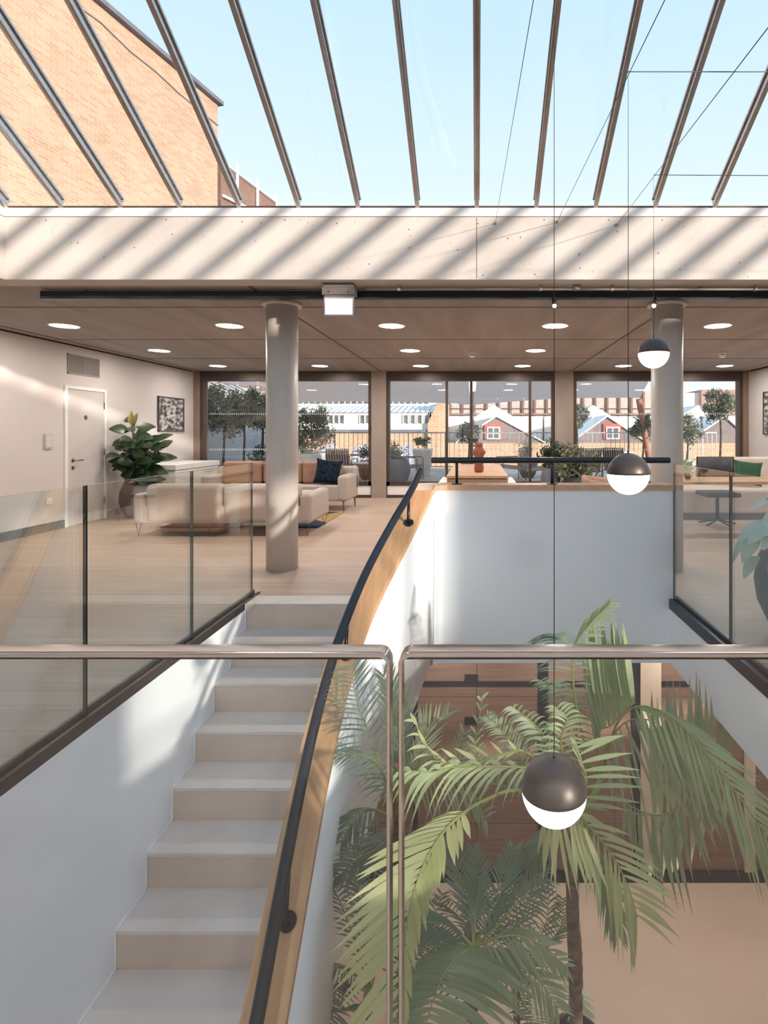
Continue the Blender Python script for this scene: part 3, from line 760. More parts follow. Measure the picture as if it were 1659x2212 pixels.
# ------------------------------------------------------------------ pendants
CAPM = mat('gunmetal_lamp_cap', (.085, .07, .065), .42, metal=.55, c2=(.10, .083, .077), nscale=15)
R_ = .0955
pend = [(1197, 1706, 1.596, 'largest globe pendant with dark cap hanging nearest, in front of the palms', Vector((.226, 1.596, E + 1.62))),
        (1357, 1024, 2.49, 'middle globe pendant with dark cap hanging in front of the level handrail', Vector((.698, 2.49, E + 1.646))),
        (1412, 763, 3.4, 'smallest globe pendant with dark cap hanging highest, near the right column', Vector((1.109, 3.4, E + 1.605)))]
for px, py, d, lab, node in pend:
    c = at(px, py, d)
    t = thing('globe_pendant', lab, 'pendant lamp', (c.x, c.y, c.z - R_), 'globe pendants on thin cords')
    b = MB(); n = 14
    b.lathe([(R_ * math.cos(a), R_ * math.sin(a)) for a in [PI / 2 * (i / n) for i in range(n)]] + [(.001, R_)], tuple(c), 48); b.build('cap', CAPM, t)
    b = MB(); rg = R_ * .985
    b.lathe([(.001, -rg)] + [(rg * math.cos(a), -rg * math.sin(a)) for a in [PI / 2 * (1 - i / n) for i in range(1, n + 1)]], tuple(c), 48); b.build('opal_globe', GLOBE, t)
    b = MB(); b.tube([c + Vector((0, 0, R_ - .004)), c + Vector((0, 0, R_ + .012))], .0045, 10); b.build('cord_grip', BLACK, t)
    b = MB(); b.tube([c + Vector((0, 0, R_ + .005)), (c.x, c.y, node.z), Vector((OXR, c.y + .02, node.z + .01 * (1 if d < 3 else -1)))], .0016 if d < 2 else .0022, 6); b.build('cord', BLACK, t)
for i, (px, py, nd) in enumerate(((1070, 483, pend[0][4]), (1203, 480, pend[1][4]), (1332, 486, pend[2][4]))):
    a = at(px, py, YF); dv = (nd - a) / (nd.y - a.y); q = a + dv * (YN - YF)
    t = thing('suspension_wire', ['thin wire anchored leftmost on the upstand, holding the nearest pendant cord', 'thin wire anchored middle on the upstand, holding the middle pendant cord', 'thin wire anchored rightmost on the upstand, holding the farthest pendant cord'][i], 'wire', tuple(a), 'suspension wires across the skylight')
    b = MB(); b.tube([a, q], .0016 if i == 0 else .002, 6); b.build('wire', BLACK, t)
    b = MB(); b.tube([a + Vector((0, .0, 0)), a + Vector((0, -.012, 0))], .011, 10); b.tube([a + Vector((0, -.01, 0)), a + Vector((0, -.03, -.0))], .004, 8); b.build('wall_anchor', HINGE, t)

# ------------------------------------------------------------------ left wall items
VPL = mat('control_plate_beige', (.52, .47, .44), .5, c2=(.55, .50, .47), nscale=4)
def lw(px): return -XL * FPX / (CX - px)
t = thing('vent_grille', 'grey louvred vent grille high on the left wall above the door', 'vent', (XL, 8.17, 2.2))
y0, y1, z0, z1 = 7.84, 8.50, 2.205, 2.495
b = MB(); b.box(XL, XL + .012, y0, y1, z0, z0 + .015); b.box(XL, XL + .012, y0, y1, z1 - .015, z1); b.box(XL, XL + .012, y0, y0 + .015, z0, z1); b.box(XL, XL + .012, y1 - .015, y1, z0, z1); b.box(XL, XL + .01, (y0 + y1) / 2 - .005, (y0 + y1) / 2 + .005, z0, z1); b.build('frame', VENTM, t)
b = MB()
for i in range(17):
    z = z0 + .015 + i * .0158; b.box(XL + .002, XL + .011, y0 + .01, y1 - .01, z, z + .008)
b.build('louvres', VENTM, t)
b = MB(); b.box(XL, XL + .002, y0 + .01, y1 - .01, z0 + .01, z1 - .01); b.build('backing', BASEB, t)
t = thing('wall_control_panel', 'pale rectangular control panel on the left wall beside the door', 'control panel', (XL, 7.48, 1.13))
b = MB(); b.box(XL, XL + .02, 7.41, 7.55, 1.13, 1.335); b.build('plate', VPL, t, bevel=.003)
b = MB(); b.box(XL + .02, XL + .026, 7.43, 7.53, 1.15, 1.315); b.build('cover', WALLW, t, bevel=.002)
t = thing('wall_socket', 'small white socket low on the left wall behind the glass', 'socket', (XL, 7.5, .38))
b = MB(); b.box(XL, XL + .01, 7.46, 7.55, .37, .455); b.build('plate', WTRIM, t, bevel=.003)
b = MB(); b.box(XL + .01, XL + .03, 7.49, 7.53, .39, .43); b.build('plug', WTRIM, t, bevel=.004)
def picture(x, s, y0, y1, z0, z1, lab):
    t = thing('framed_picture', lab, 'picture', (x, (y0 + y1) / 2, z0), 'framed monochrome prints')
    b = MB(); q = .02; T = .03 * s
    for bx in ((y0, y1, z0, z0 + q), (y0, y1, z1 - q, z1), (y0, y0 + q, z0, z1), (y1 - q, y1, z0, z1)):
        b.box(min(x, x + T), max(x, x + T), *bx)
    b.build('frame', FRAMEM, t)
    b = MB(); b.box(min(x, x + T * .5), max(x, x + T * .5), y0 + .015, y1 - .015, z0 + .015, z1 - .015); b.build('print', PHOTO, t)
picture(XL, 1, 10.05, 10.93, 1.375, 2.03, 'framed monochrome print on the left wall behind the rubber plant')
picture(XR, -1, 9.7, 10.72, 1.32, 2.15, 'framed print on the right wall at the edge of the view')

# ------------------------------------------------------------------ potted plants inside
def pot(parent, c, h, r, m, r0=.55, name='pot'):
    b = MB()
    prof = [(r * r0, 0), (r * .82, h * .18), (r, h * .5), (r * .97, h * .75), (r * .8, h * .97), (r * .76, h), (r * .68, h), (r * .7, h * .93)]
    b.lathe(prof, c, 40); o = b.build(name, m, parent)
    b = MB(); b.lathe([(r * .70, h * .9), (r * .1, h * .93)], c, 30); b.build('soil', SOIL, parent)
    return o
def leaf(b, base, d, nrm, L, W, curl=.2, fold=.15, seg=6):
    d = d.normalized(); side = d.cross(nrm).normalized(); up = side.cross(d).normalized()
    vs = []; fs = []
    for i in range(seg + 1):
        s = i / seg; wd = W * math.sin(PI * min(1, s * .92 + .04)) ** .8 * (1 - .25 * s)
        p = base + d * L * s - up * curl * L * s * s
        vs += [p + side * wd / 2 + up * fold * wd, p, p - side * wd / 2 + up * fold * wd]
    for i in range(seg):
        a = i * 3; fs += [(a, a + 1, a + 4, a + 3), (a + 1, a + 2, a + 5, a + 4)]
    b.add(vs, fs, True)
rp_ = thing('rubber_plant', 'dark broad-leaved rubber plant in a charcoal pot against the left wall', 'potted plant', (-5.42, 8.75, 0))
pot(rp_, (-5.42, 8.75, 0), .54, .27, DGREY)
rg = random.Random(12)
stems = []
for i in range(7):
    a = i * 2.4; ln = rg.uniform(.55, 1.05)
    p0 = Vector((-5.42, 8.75, .48)); top = p0 + Vector((math.cos(a) * .26 + .03, math.sin(a) * .2, ln))
    mid = (p0 + top) / 2 + Vector((math.cos(a) * .05, 0, .05)); stems.append([p0, mid, top])
stems[0][2] = Vector((-5.50, 8.7, 1.50)); stems[0][1] = Vector((-5.46, 8.72, 1.0))
b = MB()
for s in stems: b.tube(s, [.012, .01, .007], 8)
b.build('stems', TBARK, rp_)
b = MB()
for s in stems:
    for k in range(15):
        u = .12 + .88 * k / 14; p = s[0].lerp(s[1], u * 2) if u < .5 else s[1].lerp(s[2], u * 2 - 1)
        a = k * 2.4 + rg.random(); el = rg.uniform(-.35, .55)
        d = Vector((math.cos(a) * math.cos(el), math.sin(a) * math.cos(el), math.sin(el) + .1))
        leaf(b, p + d * .05, d, Vector((rg.uniform(-.3, .3), -.9, .5)), rg.uniform(.21, .31), rg.uniform(.15, .20), rg.uniform(.1, .55))
b.build('leaves', LEAFD, rp_)
b = MB(); leaf(b, Vector((-5.47, 8.68, 1.46)), Vector((-.1, 0, 1)), Vector((0, -1, 0)), .24, .11, .05, .3); leaf(b, Vector((-5.47, 8.70, 1.45)), Vector((.25, 0, 1)), Vector((0, -1, 0)), .22, .10, .1, .3)
b.build('young_leaf', mat('yellow_green_leaf', (.22, .23, .07), .4, c2=(.42, .33, .12), nscale=9, trans=.2), rp_)

cp = thing('caladium', 'pale mint-leaved plant in a tall dark round pot at the right edge', 'potted plant', (2.16, 3.62, 0))
b = MB(); b.lathe([(.13, 0), (.20, .06), (.272, .22), (.292, .36), (.27, .50), (.215, .60), (.2, .62), (.18, .62), (.185, .58)], (2.16, 3.62, 0), 48); b.build('pot', DGREY, cp)
b = MB(); b.lathe([(.19, .58), (.02, .59)], (2.16, 3.62, 0), 24); b.build('soil', SOIL, cp)
b = MB(); bl = MB(); rg = random.Random(5)
for k in range(46):
    a = k * 2.4; r = .05 + .2 * (k / 46) ** .6; h = .62 + rg.uniform(.1, .36) * (1 - .6 * k / 46)
    if k > 26: h = rg.uniform(.50, .68)
    p0 = Vector((2.16, 3.62, .6)); p1 = Vector((2.16 + math.cos(a) * r * 1.3, 3.62 + math.sin(a) * r * 1.1, h))
    b.tube([p0, (p0 + p1) / 2 + Vector((0, 0, .05)), p1], .0035, 6)
    dd = Vector((math.cos(a), math.sin(a), -.9 if k > 26 else -.25)); leaf(bl, p1, dd, Vector((0, -.3, 1)), rg.uniform(.16, .25), rg.uniform(.11, .155), .35, .1)
b.build('stems', STEMG, cp); bl.build('leaves', LEAFC, cp)

def bush(name, lab, c, h, ph, pr, rad, n, seed, mleaf=LEAFD, lw_=.025, ll=.09, potm=DGREY, cat='potted plant', grp=None, stem=0, squash=1.0, pname='pot', sq=False):
    t = thing(name, lab, cat, tuple(c), grp); rg = random.Random(seed); c = Vector(c)
    if ph:
        if sq:
            b = MB()
            vs = [(c.x + s1 * q, c.y + s2 * q, c.z + z) for z, q in ((0, pr * .72), (ph, pr)) for s1, s2 in ((-1, -1), (1, -1), (1, 1), (-1, 1))]
            b.add(vs, [(3, 2, 1, 0), (4, 5, 6, 7), (0, 1, 5, 4), (1, 2, 6, 5), (2, 3, 7, 6), (3, 0, 4, 7)]); b.build(pname, potm, t, bevel=.01)
        else: pot(t, tuple(c), ph, pr, potm, name=pname)
    top = c + Vector((0, 0, h - rad * squash))
    if stem:
        b = MB(); b.tube([c + Vector((0, 0, ph * .9)), c + Vector((.03, 0, (ph + h - rad) / 2)), top + Vector((0, 0, .1))], [stem, stem * .85, stem * .6], 8)
        for k in range(6):
            a = k * 1.05; b.tube([top - Vector((0, 0, rad * .5)), top + Vector((math.cos(a) * rad * .5, math.sin(a) * rad * .5, rad * rg.uniform(0, .5)))], [stem * .5, stem * .2], 5)
        b.build('trunk', TBARK, t)
    b = MB()
    cl = [Vector((rg.gauss(0, .42), rg.gauss(0, .42), rg.gauss(0, .42))) for _ in range(26)]
    for q in cl:
        if q.length > .85: q.normalize(); q *= .85
    for k in range(n):
        q = rg.choice(cl); p = top + Vector(((q.x + rg.gauss(0, .13)) * rad, (q.y + rg.gauss(0, .13)) * rad, (q.z + rg.gauss(0, .13)) * rad * squash))
        d = Vector((rg.gauss(0, 1), rg.gauss(0, 1), rg.gauss(.4, .8))).normalized(); u = Vector((rg.gauss(0, 1), rg.gauss(0, 1), rg.gauss(0, 1)))
        s = d.cross(u).normalized() * lw_ / 2; L = ll * rg.uniform(.7, 1.2)
        b.add([p, p + d * L * .5 + s, p + d * L, p + d * L * .5 - s], [(0, 1, 2, 3)])
    b.build('foliage', mleaf, t)
    return t
bush('leafy_shrub', 'bushy green plant in a low wide dark pot behind the void parapet', (1.88, 10.3, 0), 1.12, .52, .30, .42, 900, 21, LEAFO, .045, .15)
bush('leafy_shrub', 'narrow green plant in a tall tapered grey pot left of the bushy plant', (1.42, 10.55, 0), 1.18, .68, .19, .27, 420, 22, LEAFD, .04, .12, COPE)

# ------------------------------------------------------------------ sofas and furniture
def hairpin(parent, x, y, h, sp=.035):
    b = MB(); b.tube([(x - sp, y, h), (x, y, 0.004), (x + sp, y, h)], .005, 8); return b.build('leg', BLACK, parent)
sf = thing('sofa', 'long oatmeal sofa with its back to the stair, left of the column', 'sofa', (-3.32, 7.5, 0))
x0, x1, y0, y1 = -4.48, -2.15, 7.08, 7.98
b = MB(); b.box(x0 + .02, x1 - .02, y0 + .02, y1 - .01, .17, .40); b.build('seat_base', FABRIC, sf, bevel=.03, seg=4)
b = MB(); b.box(x0 + .17, x0 + 1.16, y0, y0 + .24, .17, .68); b.build('backrest', FABRIC, sf, bevel=.07, seg=5)
b = MB(); b.box(x0 + 1.17, x1 - .17, y0, y0 + .24, .17, .68); b.build('backrest', FABRIC, sf, bevel=.07, seg=5)
for a in (x0, x1 - .165):
    b = MB(); b.box(a, a + .165, y0 + .01, y1, .165, .56); b.build('armrest', FABRIC, sf, bevel=.06, seg=5)
for a in (x0 + .18, (x0 + x1) / 2 + .01):
    b = MB(); b.box(a, a + .97, y0 + .22, y1 + .02, .40, .52); b.build('seat_cushion', FABRIC, sf, bevel=.045, seg=4)
for a, c in ((x0 + .06, y0 + .06), (x1 - .06, y0 + .06), (x0 + .06, y1 - .06), (x1 - .06, y1 - .06), ((x0 + x1) / 2 - .3, y0 + .3)): hairpin(sf, a, c, .17)
s2 = thing('sofa', 'oatmeal sofa facing the viewer beyond the column, with tan back cushions', 'sofa', (-3.4, 9.8, 0))
x0, x1, y0, y1 = -4.75, -2.2, 9.38, 10.15
b = MB(); b.box(x0 + .02, x1 - .02, y0, y1 - .01, .175, .44); b.build('seat_base', FABRIC, s2, bevel=.03, seg=4)
b = MB(); b.box(x0, x1, y1 - .2, y1 + .05, .3, .74); b.build('backrest', FABRIC, s2, bevel=.06, seg=4)
for a in (x0, x1 - .2):
    b = MB(); b.box(a, a + .2, y0 - .02, y1, .17, .615); b.build('armrest', FABRIC, s2, bevel=.06, seg=5)
for a in (x0 + .2, x0 + .92, x0 + 1.62):
    b = MB(); b.box(a, a + .7, y1 - .40, y1 - .18, .44, .84); b.build('back_cushion', TAN, s2, bevel=.06, seg=4)
for a, c in ((x0 + .1, y0 + .05), (x1 - .1, y0 + .03), (x0 + .1, y1 - .05), (x1 - .06, y1 - .05)):
    b = MB(); b.tube([(a, c, .18), (a + .01, c, .0)], [.018, .009], 10); b.build('leg', BROWNB, s2)
def cushion(lab, c, s, rx_, rz_, m, cat='cushion'):
    b = MB(); n = 12; vs = []
    for j in range(n + 1):
        for i in range(n + 1):
            u = i / n * 2 - 1; v = j / n * 2 - 1
            k = 1 - .12 * (1 - abs(v) ** 2) * abs(u) ** 3 ; k2 = 1 - .12 * (1 - abs(u) ** 2) * abs(v) ** 3
            vs.append((u * s / 2 * k, 0, v * s / 2 * k2))
    N2 = len(vs); th = []
    for j in range(n + 1):
        for i in range(n + 1):
            u = i / n * 2 - 1; v = j / n * 2 - 1; th.append(.17 * s * ((1 - u ** 4) * (1 - v ** 4)) ** .5)
    V = [(x, -th[i], z) for i, (x, y, z) in enumerate(vs)] + [(x, th[i], z) for i, (x, y, z) in enumerate(vs)]
    M = Matrix.Translation(c) @ Matrix.Rotation(rz_, 4, 'Z') @ Matrix.Rotation(rx_, 4, 'X') @ Matrix.Rotation(.12, 4, 'Y')
    F = []
    for j in range(n):
        for i in range(n):
            a = j * (n + 1) + i; F += [(a, a + 1, a + n + 2, a + n + 1), (N2 + a, N2 + a + n + 1, N2 + a + n + 2, N2 + a + 1)]
    b.add([M @ Vector(v) for v in V], F, True)
    return tag(b.build('cushion', m), lab, cat)
cushion('navy cushion leaning on the right end of the sofa beyond the column', Vector((-2.62, 9.62, .665)), .46, -.35, .15, NAVY)
tag(MB().box(-4.5, -2.25, 7.75, 9.25, 0, .012).build('rug', RUG), 'geometric patterned rug on the oak floor between the two sofas', 'rug')
cb = thing('low_cabinet', 'low white cabinet against the left wall in the far corner', 'cabinet', (-5.5, 9.8, 0))
b = MB(); b.box(XL + .02, -5.16, 9.35, 10.9, .0, .70); b.build('body', WTRIM, cb, bevel=.004)
b = MB(); b.box(XL + .02, -5.14, 9.33, 10.92, .71, .80); b.build('top', WTRIM, cb, bevel=.004)
ct = thing('cocktail_table', 'low round oak table on the rug between the sofas', 'table', (-3.3, 8.55, .012))
b = MB(); b.lathe([(.33, .33), (.34, .335), (.34, .36), (.33, .365)], (-3.3, 8.55, .012), 36); b.build('table_top', OAKT, ct)
for k in range(3):
    a = k * 2.094; b = MB(); b.tube([(-3.3 + .22 * math.cos(a), 8.55 + .22 * math.sin(a), .345), (-3.3 + .28 * math.cos(a), 8.55 + .28 * math.sin(a), .012)], .012, 8); b.build('leg', OAKT, ct)
# tub chairs
def tub(lab, x, y, rz, m, grp=None):
    t = thing('tub_armchair', lab, 'armchair', (0, 0, 0), grp)
    b = MB(); b.lathe([(.27, .2), (.31, .22), (.31, .40), (.28, .43), (.05, .44)], (0, 0, 0), 28); b.build('seat', m, t)
    b = MB(); vs = []; n = 20
    for i in range(n + 1):
        a = -.25 * PI + 1.5 * PI * i / n; hh = .70 - .12 * abs(i / n - .5) * 2
        for r, z in ((.34, .22), (.39, hh - .03), (.36, hh), (.31, hh - .03), (.29, .3)): vs.append((r * math.cos(a), r * math.sin(a), z))
    fs = [(i * 5 + k, i * 5 + (k + 1) % 5, (i + 1) * 5 + (k + 1) % 5, (i + 1) * 5 + k) for i in range(n) for k in range(5)] + [(0, 1, 2, 3, 4), tuple(n * 5 + k for k in (4, 3, 2, 1, 0))]
    b.add(vs, fs, True); b.build('backrest', m, t)
    for s1 in (-1, 1):
        for s2_ in (-1, 1):
            b = MB(); b.tube([(s1 * .18, s2_ * .18, .22), (s1 * .23, s2_ * .23, 0)], [.014, .009], 8); b.build('leg', BROWNB, t)
    t.location = (x, y, 0); t.rotation_euler = (0, 0, rz); return t
CHM = mat('cream_wool', (.52, .46, .38), .95, c2=(.58, .52, .44), nscale=60)
tub('cream tub armchair behind the left end of the sofa, by the window', -4.55, 10.75, 0, CHM)
tub('tan tub armchair behind the void parapet, right of the bushy plant', 2.0, 8.4, 1.2, TAN)
# oak counter with white benches and terracotta vase
tb = thing('oak_table', 'long oak table seen end-on behind the void parapet', 'table', (.01, 8.3, 0))
b = MB(); b.box(-.39, .405, 7.0, 9.6, .765, .80); b.build('table_top', OAKT, tb, bevel=.004)
b = MB(); b.box(-.385, .40, 7.02, 9.58, .08, .755); b.build('cabinet_base', OAKT, tb, bevel=.004)
b = MB(); b.box(-.34, .36, 7.06, 9.54, 0, .08); b.build('plinth', BLACK, tb)
for sx, lab in ((-1, 'low white bench along the left side of the oak table'), (1, 'low white bench along the right side of the oak table')):
    t = thing('bench', lab, 'bench', (sx * .6, 8.1, 0), 'white benches beside the oak table')
    xa_, xb_ = (-.56, -.40) if sx < 0 else (.415, .575)
    b = MB(); b.box(xa_, xb_, 7.15, 8.9, .56, .63); b.build('seat', WTRIM, t, bevel=.01)
    for yy in (7.25, 8.75):
        b = MB(); b.box(xa_ + .02, xb_ - .02, yy, yy + .05, 0, .56); b.build('leg', WTRIM, t)
vprof = [(.045, 0), (.058, .01), (.066, .06), (.056, .10), (.070, .15), (.076, .18), (.060, .22), (.088, .27), (.090, .29), (.055, .34), (.050, .37), (.057, .41), (.048, .41), (.042, .36)]
b = MB(); b.lathe(vprof, (0.03, 7.62, .80), 32, sq=lambda a, z: 1 + .05 * math.cos(8 * a))
tag(b.build('vase', TERRA), 'tall wavy terracotta vase standing on the oak table', 'vase')
# right side lounge
dk = thing('office_table', 'oak meeting table behind the right glass balustrade', 'table', (3.6, 7.2, 0))
b = MB(); b.box(2.45, 4.75, 6.85, 7.65, .70, .735); b.build('table_top', OAKT, dk, bevel=.004)
for a in (2.6, 4.6):
    for c in (6.95, 7.55): b = MB(); b.tube([(a, c, .70), (a, c, 0)], .02, 10); b.build('leg', BLACK, dk)
oc = thing('task_chair', 'dark upholstered chair with a curved back behind the oak meeting table', 'chair', (3.5, 7.95, 0))
b = MB(); vs = []; n = 12
for i in range(n + 1):
    a = (i / n - .5) * 1.5
    for r, z in ((.34, .62), (.37, 1.0), (.40, 1.0), (.37, .62)): vs.append((3.5 + r * 1.15 * math.sin(a) * (1 if z < .8 else .88), 8.26 - .34 + r * math.cos(a) * .35, z))
b.add(vs, [(i * 4 + k, i * 4 + (k + 1) % 4, (i + 1) * 4 + (k + 1) % 4, (i + 1) * 4 + k) for i in range(n) for k in range(4)] + [(0, 1, 2, 3), tuple(n * 4 + k for k in (3, 2, 1, 0))], True)
b.build('backrest', DGREY, oc)
b = MB(); b.box(3.25, 3.75, 7.72, 8.15, .43, .50); b.build('seat', DGREY, oc, bevel=.03, seg=3)
b = MB(); b.tube([(3.5, 7.95, .44), (3.5, 7.95, .08)], .025, 12); b.build('pedestal', BLACK, oc)
for k in range(5):
    a = k * 1.257; b = MB(); b.tube([(3.5, 7.95, .09), (3.5 + .26 * math.cos(a), 7.95 + .26 * math.sin(a), .03)], .014, 8); b.build('leg', BLACK, oc)
bush('table_plant', 'small green plant in a glass on the oak meeting table', (2.78, 7.2, .735), .26, .09, .045, .11, 160, 44, LEAFC, .03, .07, GEDGE)
wl = thing('sofa', 'long pinkish white sofa along the right wall beyond the glass', 'sofa', (4.6, 9.0, 0))
PK = mat('blush_fabric', (.62, .53, .49), .95, c2=(.66, .57, .53), nscale=60)
b = MB(); b.box(4.0, 5.6, 9.35, 9.6, .12, .93); b.build('backrest', PK, wl, bevel=.05, seg=4)
b = MB(); b.box(2.75, 5.6, 8.45, 9.4, .10, .47); b.build('seat_base', PK, wl, bevel=.05, seg=4)
b = MB(); b.box(2.85, 5.55, 8.5, 9.3, 0, .10); b.build('plinth', BASEB, wl)
cushion('forest green cushion on the long pinkish sofa at the right', Vector((4.45, 8.98, .69)), .44, -.5, -.3, GREENC)

# ------------------------------------------------------------------ palms in the void
def bez(P, t):
    P = [Vector(p) for p in P]
    while len(P) > 1: P = [P[i].lerp(P[i + 1], t) for i in range(len(P) - 1)]
    return P[0]
def crom(P, t):
    P = [Vector(p) for p in P]; n = len(P) - 1; u = min(max(t, 0), .99999) * n; i = int(u); f = u - i
    p1, p2 = P[i], P[i + 1]; p0 = P[i - 1] if i > 0 else p1 * 2 - p2; p3 = P[i + 2] if i + 2 <= n else p2 * 2 - p1
    return .5 * ((2 * p1) + (p2 - p0) * f + (2 * p0 - 5 * p1 + 4 * p2 - p3) * f * f + (3 * p1 - p0 - 3 * p2 + p3) * f ** 3)
def frond(parent, ctrl, dA, dB, LA, LB, n=24, w_=.02, t0=.25, droop=.25, fwd=.45, m=LEAFP, seed=0, jit=.09, stemr=.006, dry=.0, taper=.55, e0=.45, fgain=.4):
    """rachis along a smooth path, two rows of leaflets; dA and dB are the directions the two rows point"""
    rg = random.Random(seed)
    K = 26; pts = [crom(ctrl, i / K) for i in range(K + 1)]
    b = MB()
    b.m = 1; b.tube(pts, [stemr * (1 - .75 * i / K) for i in range(K + 1)], 6)
    b.m = 0
    ns = n if isinstance(n, tuple) else (n, n); ds = droop if isinstance(droop, tuple) else (droop, droop)
    for side, D0, L0 in ((0, dA, LA), (1, dB, LB)):
        if L0 <= 0: continue
        D0 = Vector(D0).normalized(); nn_ = ns[side]
        for i in range(nn_):
            u = (i + .5 + rg.uniform(-.15, .15)) / nn_; t = t0 + (1 - t0) * u
            p = crom(ctrl, t); T = (crom(ctrl, min(1, t + .02)) - crom(ctrl, t - .02)).normalized()
            Ls = L0 * (e0 + (1 - e0) * math.sin(PI / 2 * min(1, u * 3)) ) * (1 - taper * max(0, u - .5) / .5) * rg.uniform(.9, 1.07)
            D = (D0 + T * (fwd + fgain * u) + Vector((rg.uniform(-jit, jit), rg.uniform(-jit, jit), rg.uniform(-jit, jit)))).normalized()
            up = Vector((rg.uniform(-.3, .3), -1, rg.uniform(.1, .7))); sd = D.cross(up).normalized()
            g = ds[side] * rg.uniform(.75, 1.25); ww = w_ * rg.uniform(.8, 1.15)
            vs = []; segs = 6
            for k in range(segs + 1):
                s = k / segs; q = p + D * Ls * s * (1 - .25 * min(g, 1.2) * s) + Vector((0, 0, -1)) * g * Ls * s * s
                wk = ww / 2 * (.35 + .65 * min(1, s * 4)) * min(1, (1 - s) * 2.2 + .03)
                vs += [q + sd * wk, q + Vector((0, .15 * wk, 0)), q - sd * wk]
            fs = []
            for k in range(segs):
                a = k * 3; fs += [(a, a + 1, a + 4, a + 3), (a + 1, a + 2, a + 5, a + 4)]
            if dry and rg.random() < dry:
                nb = len(fs) - 2; b.add(vs, fs[:nb], True); b.m = 2; b.add(vs, fs[nb:], True); b.m = 0
            else: b.add(vs, fs, True)
    return b.build('frond', [m, STEMG, DRYL], parent)
def trunk(parent, base, top, r, name='trunk'):
    b = MB(); n = 40; pts = [Vector(base).lerp(Vector(top), i / n) + Vector((math.sin(i * .12) * .015, 0, 0)) for i in range(n + 1)]
    b.tube(pts, [r * (1.25 - .3 * i / n + (.10 if i % 3 == 0 else 0)) for i in range(n + 1)], 14); return b.build(name, BARK, parent)
def palm(lab, base, ph, pr, name='palm'):
    t = thing(name, lab, 'palm', (base[0], base[1], LZ), 'tall palms growing in the void')
    pot(t, (base[0], base[1], LZ), ph, pr, DGREY)
    return t
X_, Y_, Z_ = Vector((1, 0, 0)), Vector((0, 1, 0)), Vector((0, 0, 1))
# palm with the slender trunk behind the nearest pendant
CA = at(1240, 1740, 2.75)
pa = palm('tall palm with a slender ringed trunk behind the nearest globe pendant', (CA.x, CA.y), .5, .26)
trunk(pa, (CA.x, CA.y, LZ + .42), CA, .030)
def A(px, py, d): return at(px, py, d)
def Q(zx, zy, d): return at(670 + zx / 1.6775, 1296 + zy / 1.6775, d)
F = frond
def G(par, crown, pts, *a, **k):
    """pts are (column, row, depth) sample points along one rachis, starting after the crown"""
    return F(par, [crown] + [Q(*p) for p in pts], *a, **k)
# long yellow-green frond arching left and down in front
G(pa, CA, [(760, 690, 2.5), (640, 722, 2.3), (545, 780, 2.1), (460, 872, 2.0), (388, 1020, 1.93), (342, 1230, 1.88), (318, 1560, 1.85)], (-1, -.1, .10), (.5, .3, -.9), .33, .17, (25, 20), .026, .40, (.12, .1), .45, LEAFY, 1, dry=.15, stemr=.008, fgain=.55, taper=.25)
# frond to the left with hanging leaflets
G(pa, CA, [(860, 625, 2.6), (760, 606, 2.4), (650, 604, 2.3), (520, 606, 2.15), (430, 625, 2.05), (330, 614, 2.0)], (-.55, -.1, -.15), (-.5, .3, .5), .23, .10, (19, 8), .017, .2, (.95, .5), .25, LEAFP, 2, fgain=.15, dry=.1)
G(pa, CA, [(800, 560, 2.6), (690, 560, 2.45), (560, 590, 2.35), (450, 570, 2.3), (370, 420, 2.3)], (-.3, 0, .7), (-.6, 0, -.1), .13, .16, (9, 14), .014, .25, (.05, .5), .5, LEAFY, 35)
# right of the pendant
G(pa, CA, [(985, 740, 2.6), (1000, 660, 2.4), (985, 590, 2.3), (960, 520, 2.3)], (1, -.1, .0), (-.3, .2, .6), .27, .10, (9, 6), .017, .1, (.12, .2), .05, LEAFP, 3, taper=.2)
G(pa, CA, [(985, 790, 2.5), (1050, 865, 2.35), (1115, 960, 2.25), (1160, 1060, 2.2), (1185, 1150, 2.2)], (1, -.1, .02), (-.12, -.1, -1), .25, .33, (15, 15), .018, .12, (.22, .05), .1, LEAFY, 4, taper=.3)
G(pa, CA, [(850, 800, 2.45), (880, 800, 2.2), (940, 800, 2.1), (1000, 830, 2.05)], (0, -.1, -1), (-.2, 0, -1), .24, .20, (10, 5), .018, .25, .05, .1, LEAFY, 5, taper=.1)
G(pa, CA, [(1000, 850, 2.6), (1060, 960, 2.5), (1090, 1080, 2.45), (1110, 1200, 2.4)], (.6, 0, -.6), (-.3, 0, -1), .20, .20, 15, .016, .2, .15, .3, LEAFG, 10)
# arching tops behind the pendant
G(pa, CA, [(880, 600, 2.7), (850, 500, 2.7), (800, 440, 2.65), (730, 385, 2.6)], (.9, 0, .55), (-1, 0, .15), .17, .17, (15, 18), .013, .2, (.5, .5), .3, LEAFG, 6)
G(pa, CA, [(920, 600, 2.7), (910, 500, 2.65), (930, 430, 2.6), (890, 390, 2.6)], (1, 0, .35), (-1, 0, .45), .20, .18, (14, 14), .014, .2, (.55, .5), .2, LEAFP, 7)
G(pa, CA, [(800, 640, 2.75), (740, 540, 2.75), (690, 470, 2.7), (640, 425, 2.7)], (-1, 0, .1), (.5, 0, .8), .13, .15, 22, .011, .15, (.5, .3), .3, LEAFG, 8)
G(pa, CA, [(760, 700, 2.8), (660, 650, 2.8), (600, 560, 2.8), (625, 345, 2.8)], (-.6, 0, .5), (.7, 0, .5), .14, .16, 18, .013, .2, .3, .5, LEAFG, 34)
G(pa, CA, [(860, 850, 2.8), (800, 940, 2.8), (740, 1010, 2.8)], (-1, 0, -.1), (.3, 0, -1), .20, .20, 18, .012, .1, .2, .4, LEAFB, 9)
